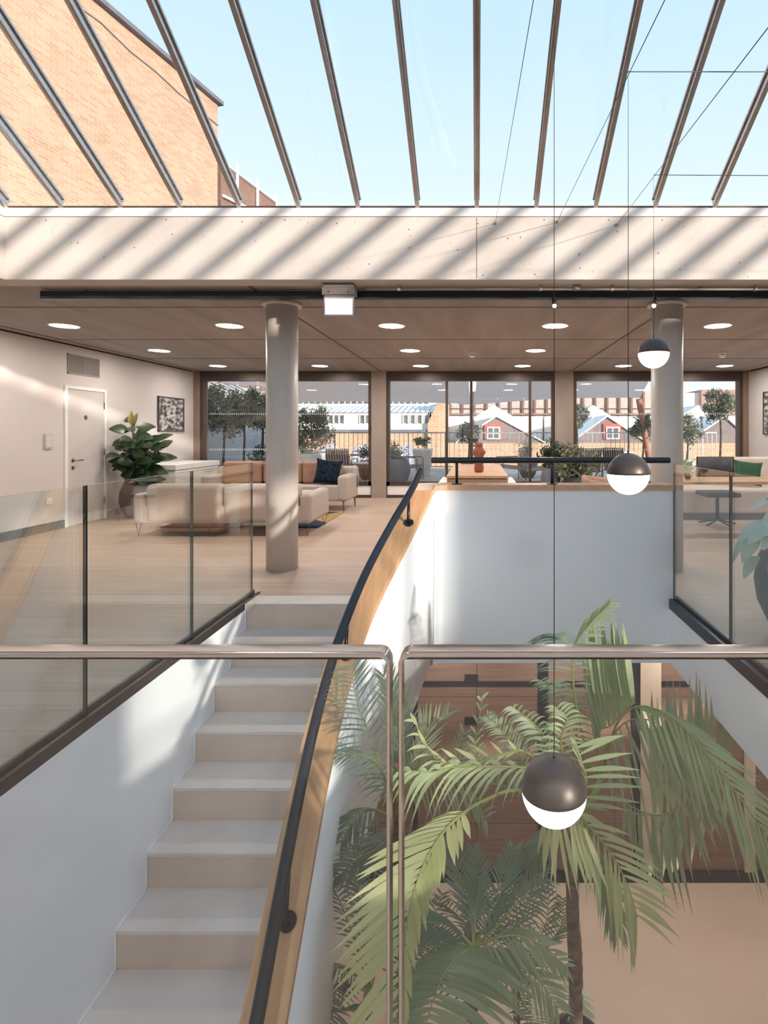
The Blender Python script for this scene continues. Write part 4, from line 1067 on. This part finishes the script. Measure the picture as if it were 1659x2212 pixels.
# broad-leaved palm
CB = at(1300, 1680, 3.3)
pbx = at(1243, 1900, 3.5).x
pb = palm('broad-leaved palm with arching fronds reaching to the right edge', (pbx, 3.5), .5, .24)
trunk(pb, (pbx, 3.5, LZ + .42), at(1246, 1860, 3.45), .026)
b = MB(); b.tube([at(1246, 1865, 3.45), at(1262, 1770, 3.4), CB], [.026, .022, .018], 12); b.build('trunk_neck', STEMG, pb)
G(pb, CB, [(1085, 520, 3.2), (1130, 420, 3.1), (1210, 384, 2.95), (1330, 440, 2.8), (1440, 560, 2.65), (1560, 720, 2.5), (1670, 880, 2.4), (1740, 1000, 2.35)], (.12, -.1, -1), (1, .05, -.5), .47, .36, (27, 24), .019, .32, .05, .25, LEAFP, 11, dry=.3, stemr=.007, taper=.35, fgain=.2)
G(pb, CB, [(1040, 490, 3.2), (1090, 455, 3.15), (1135, 405, 3.1), (1180, 372, 3.05)], (-.06, 0, 1), (-.14, .1, 1), .64, .46, (15, 10), .036, .08, .0, -.1, LEAFP, 12, jit=.025, taper=.35, e0=.9, fgain=0)
G(pb, CB, [(1150, 760, 3.5), (1280, 780, 3.6), (1400, 712, 3.6), (1530, 622, 3.6)], (-.03, 0, 1), (-.1, 0, -1), .84, .50, (13, 8), .052, .42, (.0, .03), .0, LEAFG, 13, jit=.03, dry=.5, taper=.42, e0=.95, fgain=.02)
G(pb, CB, [(1080, 520, 3.2), (1150, 440, 3.15), (1240, 440, 3.1), (1330, 520, 3.05), (1420, 650, 3.0)], (.08, 0, -1), (.3, 0, -1), .60, .48, (12, 9), .022, .15, .02, .05, LEAFG, 14, jit=.04)
G(pb, CB, [(1150, 740, 3.3), (1260, 780, 3.2), (1350, 740, 3.1), (1450, 700, 3.05)], (.02, 0, -1), (-.12, .1, -1), .50, .42, (15, 11), .026, .2, .03, .05, LEAFG, 15, jit=.09, dry=.4)
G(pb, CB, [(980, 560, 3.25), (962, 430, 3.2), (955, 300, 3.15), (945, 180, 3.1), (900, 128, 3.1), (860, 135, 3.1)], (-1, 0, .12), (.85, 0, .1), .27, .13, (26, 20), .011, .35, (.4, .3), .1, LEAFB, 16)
G(pb, CB, [(1000, 540, 3.1), (960, 350, 3.0), (950, 190, 2.95), (1010, 90, 2.9), (1090, 10, 2.85)], (1, 0, -.05), (.3, 0, .9), .15, .13, (16, 16), .011, .52, (.25, .05), .35, LEAFP, 17)
G(pb, CB, [(960, 560, 3.2), (900, 500, 3.2), (830, 470, 3.2), (750, 520, 3.2)], (-.6, 0, .5), (-.3, 0, -1), .17, .17, 18, .013, .2, .3, .4, LEAFG, 18)
G(pb, CB, [(975, 520, 3.3), (940, 420, 3.3), (900, 330, 3.3), (830, 290, 3.3)], (-1, 0, .1), (.9, 0, .1), .17, .2, 20, .012, .2, .45, .2, LEAFG, 19)
# fine-leaved palm on the left
CC = Q(300, 790, 3.0)
pc = palm('fine-leaved blue-green palm against the curved stair wall', (CC.x + .12, CC.y), .45, .24)
trunk(pc, (CC.x + .12, CC.y, LZ + .38), CC, .02)
G(pc, CC, [(268, 640, 2.9), (215, 490, 2.85), (165, 350, 2.8), (150, 235, 2.8)], (-1, -.1, .12), (.75, 0, .8), .27, .26, (26, 22), .011, .15, (.38, .05), .15, LEAFB, 20, fgain=.1)
G(pc, CC, [(330, 640, 3.0), (325, 500, 3.0), (300, 380, 3.0), (265, 270, 3.0)], (-.75, 0, .55), (.65, 0, .85), .19, .27, (18, 22), .016, .2, .1, .25, LEAFB, 21)
G(pc, CC, [(370, 660, 2.95), (400, 560, 2.9), (420, 470, 2.9), (500, 420, 2.9)], (-.3, 0, 1), (.7, 0, .5), .20, .20, 18, .013, .2, .08, .3, LEAFG, 22)
G(pc, CC, [(240, 760, 2.95), (190, 760, 2.9), (150, 800, 2.9), (110, 880, 2.85)], (-1, 0, .1), (.2, 0, -1), .14, .20, 18, .012, .2, .3, .3, LEAFB, 23)
G(pc, CC, [(380, 690, 3.1), (480, 650, 3.1), (580, 680, 3.1), (640, 800, 3.1)], (.1, 0, 1), (-.1, 0, -1), .20, .22, 20, .014, .2, .15, .3, LEAFG, 24)
G(pc, CC, [(360, 700, 3.1), (440, 640, 3.1), (520, 600, 3.1), (560, 480, 3.1)], (-.5, 0, .8), (.7, 0, .2), .17, .17, 18, .013, .3, .1, .3, LEAFG, 25)
G(pc, CC, [(290, 700, 2.9), (250, 600, 2.85), (180, 560, 2.8), (100, 560, 2.8)], (-.6, 0, .6), (-.6, 0, -.7), .15, .16, 18, .009, .2, .2, .3, LEAFB, 36)
G(pc, CC, [(290, 850, 2.9), (240, 900, 2.85), (170, 940, 2.8), (90, 1010, 2.8)], (-.6, 0, .6), (-.2, 0, -1), .17, .20, 20, .014, .2, .2, .3, LEAFB, 37)
# low wide palm in the middle of the foreground
CD = Q(592, 1256, 2.35)
pd = palm('low wide palm with a broad drooping frond at the bottom centre', (CD.x, CD.y + .1), .45, .26)
trunk(pd, (CD.x, CD.y + .1, LZ + .38), CD + Vector((0, .1, 0)), .026)
G(pd, CD, [(540, 1290, 2.3), (500, 1335, 2.25), (460, 1410, 2.18), (425, 1520, 2.12), (400, 1640, 2.1)], (1, -.1, .10), (-1, 0, .08), .40, .22, (20, 20), .032, .03, (.38, .22), .1, LEAFG, 26, jit=.03, taper=.1, e0=.9, fgain=.15)
G(pd, CD, [(650, 1235, 2.3), (730, 1215, 2.25), (830, 1245, 2.2), (930, 1330, 2.2)], (.5, 0, .5), (.2, 0, -1), .12, .20, 18, .014, .12, .2, .5, LEAFG, 27)
G(pd, CD, [(520, 1190, 2.4), (430, 1165, 2.45), (330, 1190, 2.45)], (-.5, 0, .7), (-.5, 0, -1), .16, .18, 18, .014, .15, .2, .5, LEAFB, 28)
G(pd, CD, [(640, 1170, 2.5), (700, 1040, 2.6), (740, 900, 2.65)], (-.8, 0, .5), (.8, 0, .4), .16, .17, 20, .012, .2, .15, .5, LEAFB, 29)
G(pd, CD, [(580, 1130, 2.5), (540, 1000, 2.55), (500, 870, 2.6)], (-.8, 0, .4), (.8, 0, .4), .16, .17, 20, .012, .2, .15, .5, LEAFB, 30)
G(pd, CD, [(700, 1290, 2.4), (820, 1370, 2.4), (900, 1480, 2.35)], (.8, 0, .3), (-.3, 0, -1), .17, .2, 18, .014, .12, .2, .4, LEAFG, 31)
G(pd, CD, [(680, 1180, 2.5), (770, 1080, 2.5), (860, 1010, 2.5)], (-.3, 0, 1), (.5, 0, -.6), .15, .15, 20, .011, .15, .1, .4, LEAFB, 32)
G(pd, CD, [(600, 1120, 2.5), (610, 1010, 2.5), (590, 900, 2.5)], (-.7, 0, .6), (.7, 0, .6), .14, .14, 18, .012, .2, .1, .4, LEAFB, 33)
G(pd, CD, [(480, 1250, 2.5), (400, 1300, 2.55), (300, 1420, 2.6)], (-.4, 0, .8), (-.2, 0, -1), .17, .2, 20, .013, .15, .2, .5, LEAFB, 38)
# fine dark palm low on the left
CE_ = Q(215, 1430, 2.85)
pe = palm('dark fine-leaved palm low beside the curved stair wall', (CE_.x + .1, CE_.y + .05), .45, .22)
trunk(pe, (CE_.x + .1, CE_.y + .05, LZ + .38), CE_, .018)
for k, (c1, c2, c3) in enumerate((((170, 1260), (110, 1100), (50, 980)), ((150, 1340), (80, 1330), (30, 1400)), ((160, 1400), (90, 1420), (20, 1500)), ((260, 1260), (290, 1120), (260, 960)), ((220, 1240), (190, 1080), (140, 900)), ((320, 1310), (420, 1210), (480, 1060)), ((160, 1480), (80, 1500), (30, 1600)), ((330, 1390), (470, 1370), (620, 1490)), ((350, 1340), (520, 1240), (680, 1180)), ((190, 1200), (170, 1000), (200, 820)))):
    F(pe, [CE_, Q(*c1, 2.85), Q(*c2, 2.8), Q(*c3, 2.8)], (-.9, 0, .35), (.7, 0, .15) if k != 1 else (.2, 0, -1), .15, .15, 19, .011, .2, .3, .4, LEAFB, 40 + k)
CF = Q(755, 1380, 3.0)
pf = palm('fine dark palm behind the low wide palm, left of the slender trunk', (CF.x, CF.y + .05), .45, .22)
trunk(pf, (CF.x, CF.y + .05, LZ + .38), CF, .018)
for k, (c1, c2, c3) in enumerate((((690, 1180), (640, 1080), (550, 1000)), ((770, 1180), (800, 1060), (860, 960)), ((850, 1260), (910, 1180), (915, 1080)), ((820, 1400), (940, 1420), (990, 1500)), ((720, 1260), (740, 1100), (700, 930)), ((650, 1330), (550, 1320), (440, 1400)), ((790, 1310), (860, 1150), (840, 1000)), ((770, 1460), (860, 1560), (940, 1660)), ((640, 1250), (520, 1130), (430, 1080)), ((700, 1200), (600, 1060), (480, 960)))):
    F(pf, [CF, Q(*c1, 3.0), Q(*c2, 3.0), Q(*c3, 2.95)], (-.8, 0, .45), (.8, 0, .35), .16, .16, 19, .010, .2, .3, .4, LEAFB, 60 + k)

# ------------------------------------------------------------------ terrace
TZ = .12
b = MB(); b.box(-9, 14, YB + .3, 19, TZ - .2, TZ); b.build('terrace_floor', PAVE, kind='structure').name = 'floor_terrace'
b = MB(); b.box(-7.4, -7.2, YB + .35, 18.9, TZ, 2.75); b.build('wall_terrace', TERRW, kind='structure')
b = MB(); b.box(-120, 120, 19, 260, -9.2, -9.0); b.build('ground', mat('street_asphalt', (.2, .19, .185), .9, c2=(.24, .23, .22), nscale=.3), kind='structure')
tr = thing('pergola_slats', 'thin dark slats projecting above the white terrace wall', 'pergola', (-5.6, 15, 2.6))
for k in range(4):
    b = MB(); b.bar((-7.2, 14.2 + k * .6, 2.78), (-6.0, 15.2 + k * .6, 2.75), .03, .03); b.build('slat', COPE, tr)
ry = 18.0
rl = thing('terrace_railing', 'galvanised railing with vertical bars along the far edge of the terrace', 'railing', (1.3, ry, TZ))
RX0, RX1 = -7.1, 7.9
b = MB(); b.box(RX0, RX1, ry - .025, ry + .025, 1.335, 1.375); b.build('top_rail', GALV, rl)
b = MB(); b.box(RX0, RX1, ry - .02, ry + .02, .22, .25); b.build('bottom_rail', GALV, rl)
x = RX0; k = 0
me0 = None
while x <= RX1:
    wd = .03 if k % 8 == 0 else .014
    b = MB(); b.box(x - wd / 2, x + wd / 2, ry - .012, ry + .012, TZ if k % 8 == 0 else .24, 1.34); b.build('baluster', GALV, rl)
    x += .1515; k += 1
# sun sails
def sail(lab, P, seed=0):
    n = 16; b = MB(); vs = []
    P = [Vector(p) for p in P]
    for j in range(n + 1):
        for i in range(n + 1):
            u, v = i / n, j / n
            uu = .5 + (u - .5) * (1 - .03 * math.sin(PI * v)); vv = .5 + (v - .5) * (1 - .12 * math.sin(PI * u))
            p = P[0] * (1 - uu) * (1 - vv) + P[1] * uu * (1 - vv) + P[2] * uu * vv + P[3] * (1 - uu) * vv
            vs.append(p + Vector((0, 0, -.12 * math.sin(PI * u) * math.sin(PI * v))))
    vs += [v - Vector((0, 0, .006)) for v in vs]; N2 = (n + 1) ** 2
    fs = [(j * (n + 1) + i, j * (n + 1) + i + 1, (j + 1) * (n + 1) + i + 1, (j + 1) * (n + 1) + i) for j in range(n) for i in range(n)]
    fs += [tuple(N2 + k for k in reversed(f)) for f in fs]
    b.add(vs, fs, True)
    return tag(b.build('sun_sail', SAILM), lab, 'sun sail', 'sun sails over the terrace')
sail('beige sun sail over the left half of the terrace', [(-5.6, 12.0, 3.1), (-.1, 12.0, 3.12), at(1019, 874, 16.3), at(628, 869, 16)])
sail('beige sun sail over the right half of the terrace, its corner catching the sun', [(-.05, 12.0, 3.12), (4.4, 12.0, 3.3), at(1382, 859, 15.6), at(1022, 874, 16.3)])
for p0, p1, m_, lab, r in ((at(1018, 876, 16.35), (-.15, 16.5, TZ), TUBEM, 'grey post holding the middle corners of the sun sails', .05), (at(1380, 862, 15.7), (5.15, 16.1, TZ), REDPOLE, 'rust red leaning post holding the right corner of the sun sail', .085)):
    b = MB(); b.tube([p1, p0], r, 14); tag(b.build('sail_post', m_), lab, 'post', None)
# olives
ol = []
specs = [(482, 872, 13.5, .52, 'olive tree against the white terrace wall, leftmost'), (526, 878, 14.2, .46, 'olive tree against the white terrace wall, second from the left'), (566, 872, 15.4, .46, 'olive tree just left of the sunlit column'),
         (672, 905, 16.6, .62, 'dense olive tree just right of the sunlit column'), (1012, 935, 16.2, .42, 'sparse dark olive tree behind the middle window mullion'),
         (1555, 880, 14.2, .42, 'round-headed olive tree on a straight trunk in the right window'), (1388, 925, 16, .42, 'olive tree by the rust red leaning post'), (1484, 928, 16.5, .48, 'loose grey olive tree just right of the right column'), (1245, 900, 17, .36, 'olive tree half hidden by the pier left of the right window')]
for i, (px, py, d, rad, lab) in enumerate(specs):
    c = at(px, py, d); h = c.z + rad - TZ
    bush('olive_tree', lab, (c.x, d, TZ), h, .42, .24, rad * (1.18 if i < 4 else 1), (3000 if i < 4 else 1700) if i != 4 else 600, 100 + i, LEAFO, .042 if i != 4 else .045, .12, PLANTW if i % 2 else COPE, 'tree', 'potted olive trees on the terrace', .032, 1.15 if i < 4 else 1)
bush('boxed_shrub', 'clipped shrub in a tall white tapered planter on the terrace', (at(914, 1008, 15.5).x, 15.5, TZ), 1.12, .78, .26, .26, 500, 201, mat('bright_box_leaf', (.05, .13, .06), .5, c2=(.10, .20, .10), nscale=6), .04, .08, PLANTW, 'planter', None, 0, .5, 'planter', True)
bush('rounded_planter_shrub', 'shrub in a large rounded grey planter outside the left of the middle window', (at(856, 1030, 13).x, 13, TZ), .98, .62, .34, .26, 350, 202, LEAFO, .035, .1, COPE)
bush('rounded_planter_shrub', 'shrub in a large rounded pale planter outside, behind the sofa cushion', (at(665, 1010, 13.4).x, 13.4, TZ), 1.0, .72, .36, .26, 250, 203, LEAFO, .035, .1, PLANTW)
bush('rounded_planter_shrub', 'shrub in a dark planter at the foot of the olive trees on the left', (at(560, 1010, 13.2).x, 13.2, TZ), .92, .45, .22, .30, 350, 204, LEAFD, .035, .11, TERRW)
bush('rounded_planter_shrub', 'light shrub in a grey bowl right of the terracotta vase', (at(1140, 990, 15).x, 15, TZ), 1.16, .55, .26, .36, 260, 205, LEAFG, .02, .12, COPE)
bush('rounded_planter_shrub', 'orange-brown planter with a dark shrub beside the striped chair', (at(792, 1010, 14.5).x, 14.5, TZ), .92, .50, .22, .24, 260, 206, LEAFD, .03, .1, mat('rusty_planter', (.36, .18, .09), .7, c2=(.42, .22, .12), nscale=6))
# terrace chairs
def chair(lab, x, y, rz):
    t = thing('lounge_chair', lab, 'chair', (0, 0, 0), 'tubular steel lounge chairs on the terrace')
    for s in (-1, 1):
        b = MB(); b.tube([(s * .3, .3, 0), (s * .3, .3, .56), (s * .3, .26, .60), (s * .3, -.3, .60), (s * .3, -.34, .56), (s * .3, -.34, 0)], .013, 8); b.build('side_frame', TUBEM, t)
    b = MB(); b.tube([(-.3, -.34, .3), (.3, -.34, .3)], .011, 8); b.tube([(-.3, .3, .3), (.3, .3, .3)], .011, 8); b.build('cross_bar', TUBEM, t)
    M = Matrix.Translation((0, 0, .34)) @ Matrix.Rotation(-.12, 4, 'X')
    b = MB(); b.box(-.27, .27, -.33, .3, -.04, .05); b.v = [tuple(M @ Vector(v)) for v in b.v]; b.build('seat_cushion', STRIPE, t, bevel=.02)
    M = Matrix.Translation((0, .28, .36)) @ Matrix.Rotation(-.32, 4, 'X')
    b = MB(); b.box(-.27, .27, -.04, .05, 0, .52); b.v = [tuple(M @ Vector(v)) for v in b.v]; b.build('backrest', STRIPE, t, bevel=.02)
    t.location = (x, y, TZ); t.rotation_euler = (0, 0, rz); return t
proto = chair('striped lounge chair outside, seen from behind above the sofa arm', at(738, 1000, 13.2).x, 13.2, PI)
for px, d, rz, lab in ((880, 14.2, 1.4, 'striped lounge chair outside, seen from the side left of the tall white planter'), (1105, 14.2, -1.3, 'steel lounge chair outside, just right of the terracotta vase'), (1165, 13.6, 1.3, 'steel lounge chair outside, at the right end of the middle window'),
                       (1268, 13.6, PI, 'striped lounge chair outside, at the left end of the right window'), (1335, 14.0, 2.6, 'steel lounge chair outside behind the middle globe pendant'), (645, 14.6, 2.2, 'steel lounge chair outside by the rounded pale planter'), (778, 15.6, -1.2, 'steel lounge chair outside beside the left pier')):
    copy_tree(proto, ((px - CX) * d / FPX, d, TZ), lab, rz)
def ttable(lab, x, y, w_, h_):
    t = thing('terrace_table', lab, 'table', (x, y, TZ), 'steel tables on the terrace')
    b = MB(); b.box(x - w_, x + w_, y - .35, y + .35, TZ + h_ - .03, TZ + h_); b.build('table_top', WTRIM, t)
    for s1 in (-1, 1):
        for s2_ in (-1, 1): b = MB(); b.tube([(x + s1 * (w_ - .05), y + s2_ * .3, TZ), (x + s1 * (w_ - .05), y + s2_ * .3, TZ + h_ - .03)], .014, 8); b.build('leg', TUBEM, t)
ttable('pale terrace table behind the sofa, right of the column', at(700, 980, 14.9).x, 14.9, .55, .72)
ttable('pale terrace table outside the right window behind the pendant', at(1315, 980, 15).x, 15, .6, .72)
ttable('small pale terrace table beside the striped chair', at(775, 1000, 13.6).x, 13.6, .28, .5)
b = MB(); b.box(1.2, 3.0, 12.6, 14.6, TZ, TZ + .015); tag(b.build('outdoor_rug', CREAM), 'pale outdoor rug under the chairs right of the vase', 'rug')

# ------------------------------------------------------------------ brick building seen through the skylight
dv = Vector((.24, 1, 0)).normalized()
e1 = at(470, 225, 17.5); hz = e1.z
bb = thing('brick_building', 'tall sunlit yellow brick building with a dark coping beyond the skylight', 'building', (e1.x, e1.y, -4))
p_near = e1 - dv * 20
b = MB(); nl = Vector((-dv.y, dv.x, 0)) * 6
b.prism([(p_near.x, p_near.y, -4), (e1.x, e1.y, -4), (e1.x, e1.y, hz), (p_near.x, p_near.y, hz + 0.0)], nl); b.build('brick_wall', BRKL, bb)
b = MB(); b.bar((p_near.x + .02, p_near.y, hz + .05), (e1.x + .05, e1.y + .1, hz + .05), .25, .12); b.build('coping', COPE, bb)
b = MB(); pts = []
for i in range(25):
    q = p_near.lerp(e1, i / 24); sag = .55 + .12 * math.sin(i * .9) + (.1 if i % 4 == 0 else 0); pts.append(Vector((q.x + .03, q.y, hz - sag)))
b.tube(pts, .012, 5); b.build('cable', COPE, bb)
# lower wing beyond it with white railings
zt = at(478, 352, 18.4).z
bw = thing('roof_extension', 'low brown pitched roof extension with white rails behind the brick building', 'building', (-8.4, 20, 2))
b = MB(); b.prism([(-8.62, 18.4, 2), (-7.95, 21.8, 2), (-7.95, 21.8, zt), (-8.62, 18.4, zt)], (-3, .6, 0)); b.build('clad_wall', BROWNB, bw)
b = MB()
for f in (.25, .6, .97):
    x = -8.60 + .67 * f; y = 18.36 + 3.4 * f; b.box(x, x + .07, y - .09, y - .02, 3, zt + .35)
b.bar((-8.55, 18.4, zt - 1.1), (-7.9, 21.75, zt - .75), .05, .09); b.bar((-8.55, 18.4, zt - 1.9), (-7.9, 21.75, zt - 1.5), .05, .09); b.bar((-8.55, 18.4, zt + .02), (-7.9, 21.75, zt + .02), .08, .06)
b.build('white_rails', WTRIM, bw)
# white flue pipes on the roof
fp = thing('flue_pipe', 'white curved flue pipe on the roof at the far left', 'pipe', (-4.9, 5.6, CZ + .42))
a0 = at(40, 452, 5.6)
b = MB(); b.tube([(a0.x, 5.6, CZ + .42), (a0.x, 5.6, E + 2.02), (a0.x - .03, 5.6, E + 2.12), (a0.x - .12, 5.6, E + 2.18), (a0.x - .5, 5.6, E + 2.38)], .022, 12); b.build('bent_pipe', PLANTW, fp)
b = MB(); b.tube([(a0.x + .05, 5.6, CZ + .42), (a0.x + .05, 5.6, E + 2.14)], .022, 12); b.tube([(a0.x - .3, 5.6, E + 2.05), (a0.x + .06, 5.6, E + 2.05)], .018, 10); b.build('straight_pipe', PLANTW, fp)

# ------------------------------------------------------------------ houses beyond the terrace
HD = 34.0
def hx(px, d=HD): return (px - CX) * d / FPX
def hzz(py, d=HD): return E - (py - HY) * d / FPX
wh = thing('terraced_house', 'white terraced house with ribbon windows and a seamed zinc roof, left of centre', 'building', (hx(800), HD, -9))
b = MB(); b.box(hx(560), hx(948), HD, HD + 6, -9, hzz(932)); b.build('brick_wall', BRKX, wh)
b = MB(); b.box(hx(560), hx(925), HD - .15, HD + 6, hzz(934), hzz(928)); b.build('gutter', COPE, wh)
b = MB(); b.box(hx(560), hx(925), HD + .1, HD + 6, hzz(928), hzz(890)); b.box(hx(560), hx(955), HD + 3, HD + 7, hzz(880, HD + 3), hzz(853, HD + 3)); b.build('rendered_wall', CREAM, wh)
b = MB(); b.prism([(hx(560), HD - .1, hzz(891)), (hx(560), HD + 3.2, hzz(876, HD + 3.2)), (hx(560), HD + 3.2, hzz(891))], (hx(935) - hx(560), 0, 0))
x = hx(562)
while x < hx(932):
    b.bar((x, HD - .12, hzz(891) + .03), (x, HD + 3.1, hzz(876, HD + 3.1) + .02), .05, .08); x += .36
b.build('zinc_roof', ROOFW, wh)
for px in list(range(698, 738, 12)) + [778, 790] + list(range(872, 925, 15)) + [590, 604, 618]:
    b = MB(); b.box(hx(px), hx(px + 8.5), HD + .05, HD + .15, hzz(914), hzz(897)); f = b.build('window', WPAN, wh)
    b = MB(); b.box(hx(px) - .06, hx(px), HD, HD + .12, hzz(915), hzz(896)); b.box(hx(px + 8.5), hx(px + 8.5) + .06, HD, HD + .12, hzz(915), hzz(896)); b.build('window_frame', CREAM, f)
for px in range(566, 925, 13):
    b = MB(); b.box(hx(px, HD + 3), hx(px + 9, HD + 3), HD + 2.93, HD + 3.05, hzz(872, HD + 3), hzz(861, HD + 3)); b.build('clerestory_window', WPAN, wh)
for px in (712, 783, 880, 610):
    b = MB(); pts = [(hx(px + 22 * math.cos(a)), HD - .05, hzz(983 - 22 * math.sin(a))) for a in [PI * i / 12 for i in range(13)]] + [(hx(px - 22), HD - .05, hzz(1030)), (hx(px + 22), HD - .05, hzz(1030))]
    b.prism(pts, (0, .2, 0)); b.build('arched_window', mat('arch_pane_%d' % px, (.34, .38, .46), .4, c2=(.5, .55, .62), nscale=2), wh)
bk = thing('brick_gable_wall', 'yellow brick end wall between the white house and the gabled houses', 'building', (hx(945), HD, -9))
b = MB(); b.prism([(hx(925), HD - .3, -9), (hx(962), HD - .3, -9), (hx(962), HD - .3, hzz(866)), (hx(948), HD - .3, hzz(864)), (hx(925), HD - .3, hzz(915))], (0, 5, 0)); b.build('wall', BRKX, bk)
of = thing('office_block', 'pinkish office block with brown mullions behind the gabled houses', 'building', (hx(1150, 52), 52, -9))
b = MB(); b.box(hx(935, 52), hx(1420, 52), 52, 60, -9, hzz(845, 52)); b.build('wall', PINK, of)
for px in range(945, 1415, 26):
    b = MB(); b.box(hx(px, 52), hx(px + 4.5, 52), 51.8, 52.1, hzz(930, 52), hzz(846, 52)); b.build('mullion', BROWNB, of)
b = MB(); b.box(hx(940, 52), hx(1410, 52), 51.7, 52.0, hzz(897, 52), hzz(893, 52)); b.box(hx(940, 52), hx(1410, 52), 51.7, 51.9, hzz(883, 52), hzz(882, 52)); b.build('floor_band', BROWNB, of)
def gabled(lab, pc, red_w, dx0=-84, dx1=102, win=True, sl=None):
    t = thing('gabled_house', lab, 'building', (hx(pc), HD, -9), 'gabled houses with pale roofs')
    def pent(pk, base, half0, half1, y, dep, zb):
        return [(hx(pc - half0), y, zb), (hx(pc + half1), y, zb), (hx(pc + half1), y, hzz(base)), (hx(pc), y, hzz(pk)), (hx(pc - half0), y, hzz(base))]
    b = MB(); b.prism(pent(868, 897, 48, 48, HD + 4, 4, hzz(935)), (0, 4, 0)); b.box(hx(pc - 117), hx(pc + 118), HD + 4.2, HD + 8, -9, hzz(895)); b.build('rear_range', CREAM, t)
    b = MB(); b.prism(pent(899, 955, -dx0, dx1, HD, 4, hzz(958)), (0, 3.6, 0)); b.build('boarded_gable', SLATE, t)
    b = MB()
    for s, h in ((-1, -dx0), (1, dx1)):
        a = Vector((hx(pc), HD - .15, hzz(896.5))); c = Vector((hx(pc + s * (h + 3)), HD - .15, hzz(954.5)))
        b.prism([a, c, c + Vector((0, 0, -.09)), a + Vector((0, 0, -.12))], (0, 4.0, 0))
    b.build('roof', ROOFW, t)
    b = MB(); b.box(hx(pc - 118), hx(pc + 118), HD - .05, HD + 3, -9, hzz(957)); b.build('brick_wall', BRKX, t)
    if win:
        x0, x1 = pc - 25, pc + 12
        if red_w: x0, x1 = pc - 8, pc + 30
        b = MB(); b.box(hx(x0), hx(x1), HD - .12, HD, hzz(949), hzz(915)); f = b.build('window_surround', RED, t)
        b = MB(); b.box(hx(x0 + 5), hx(x1 - 4), HD - .18, HD - .1, hzz(949), hzz(922)); b.build('window_frame', CREAM, f)
        for a, c in ((x0 + 8, (x0 + x1) / 2 - 1), ((x0 + x1) / 2 + 2, x1 - 7)):
            for z0_, z1_ in ((946, 937), (935, 925)):
                b = MB(); b.box(hx(a), hx(c), HD - .2, HD - .12, hzz(z0_), hzz(z1_)); b.build('pane', WPAN, f)
    return t
gabled('gabled house with a red-framed window and pale roof behind the terracotta vase', 1072, False)
gabled('gabled house with a white window in a red surround, behind the middle pendant', 1311, True, -76, 84)
gabled('gabled house at the far right behind the round-headed olive tree', 1565, False, -80, 60, win=False)
fb = thing('brown_brick_block', 'brown brick block beyond the gables at the far right', 'building', (hx(1555, 56), 56, -9))
b = MB(); b.box(hx(1515, 56), hx(1640, 56), 56, 62, -9, hzz(842, 56)); b.build('wall', mat('mauve_brick', (.36, .24, .20), .9, c2=(.42, .29, .25), nscale=2), fb)
b = MB(); b.box(hx(1430, 56), hx(1515, 56), 56.5, 62, -9, hzz(848, 56)); b.build('rendered_wing', CREAM, fb)
for px in (1528, 1548, 1568):
    b = MB(); b.box(hx(px, 56), hx(px + 12, 56), 55.9, 56.05, hzz(868, 56), hzz(856, 56)); b.build('window', WPAN, fb)
b = MB(); b.tube([(hx(1523), HD + .5, hzz(925)), (hx(1523), HD + .5, hzz(903))], .07, 10); b.tube([(hx(1523), HD + .5, hzz(903)), (hx(1523), HD + .5, hzz(899))], .14, 10)
tag(b.build('chimney_flue', COPE), 'slim metal chimney flue on the far right gable roof', 'chimney')
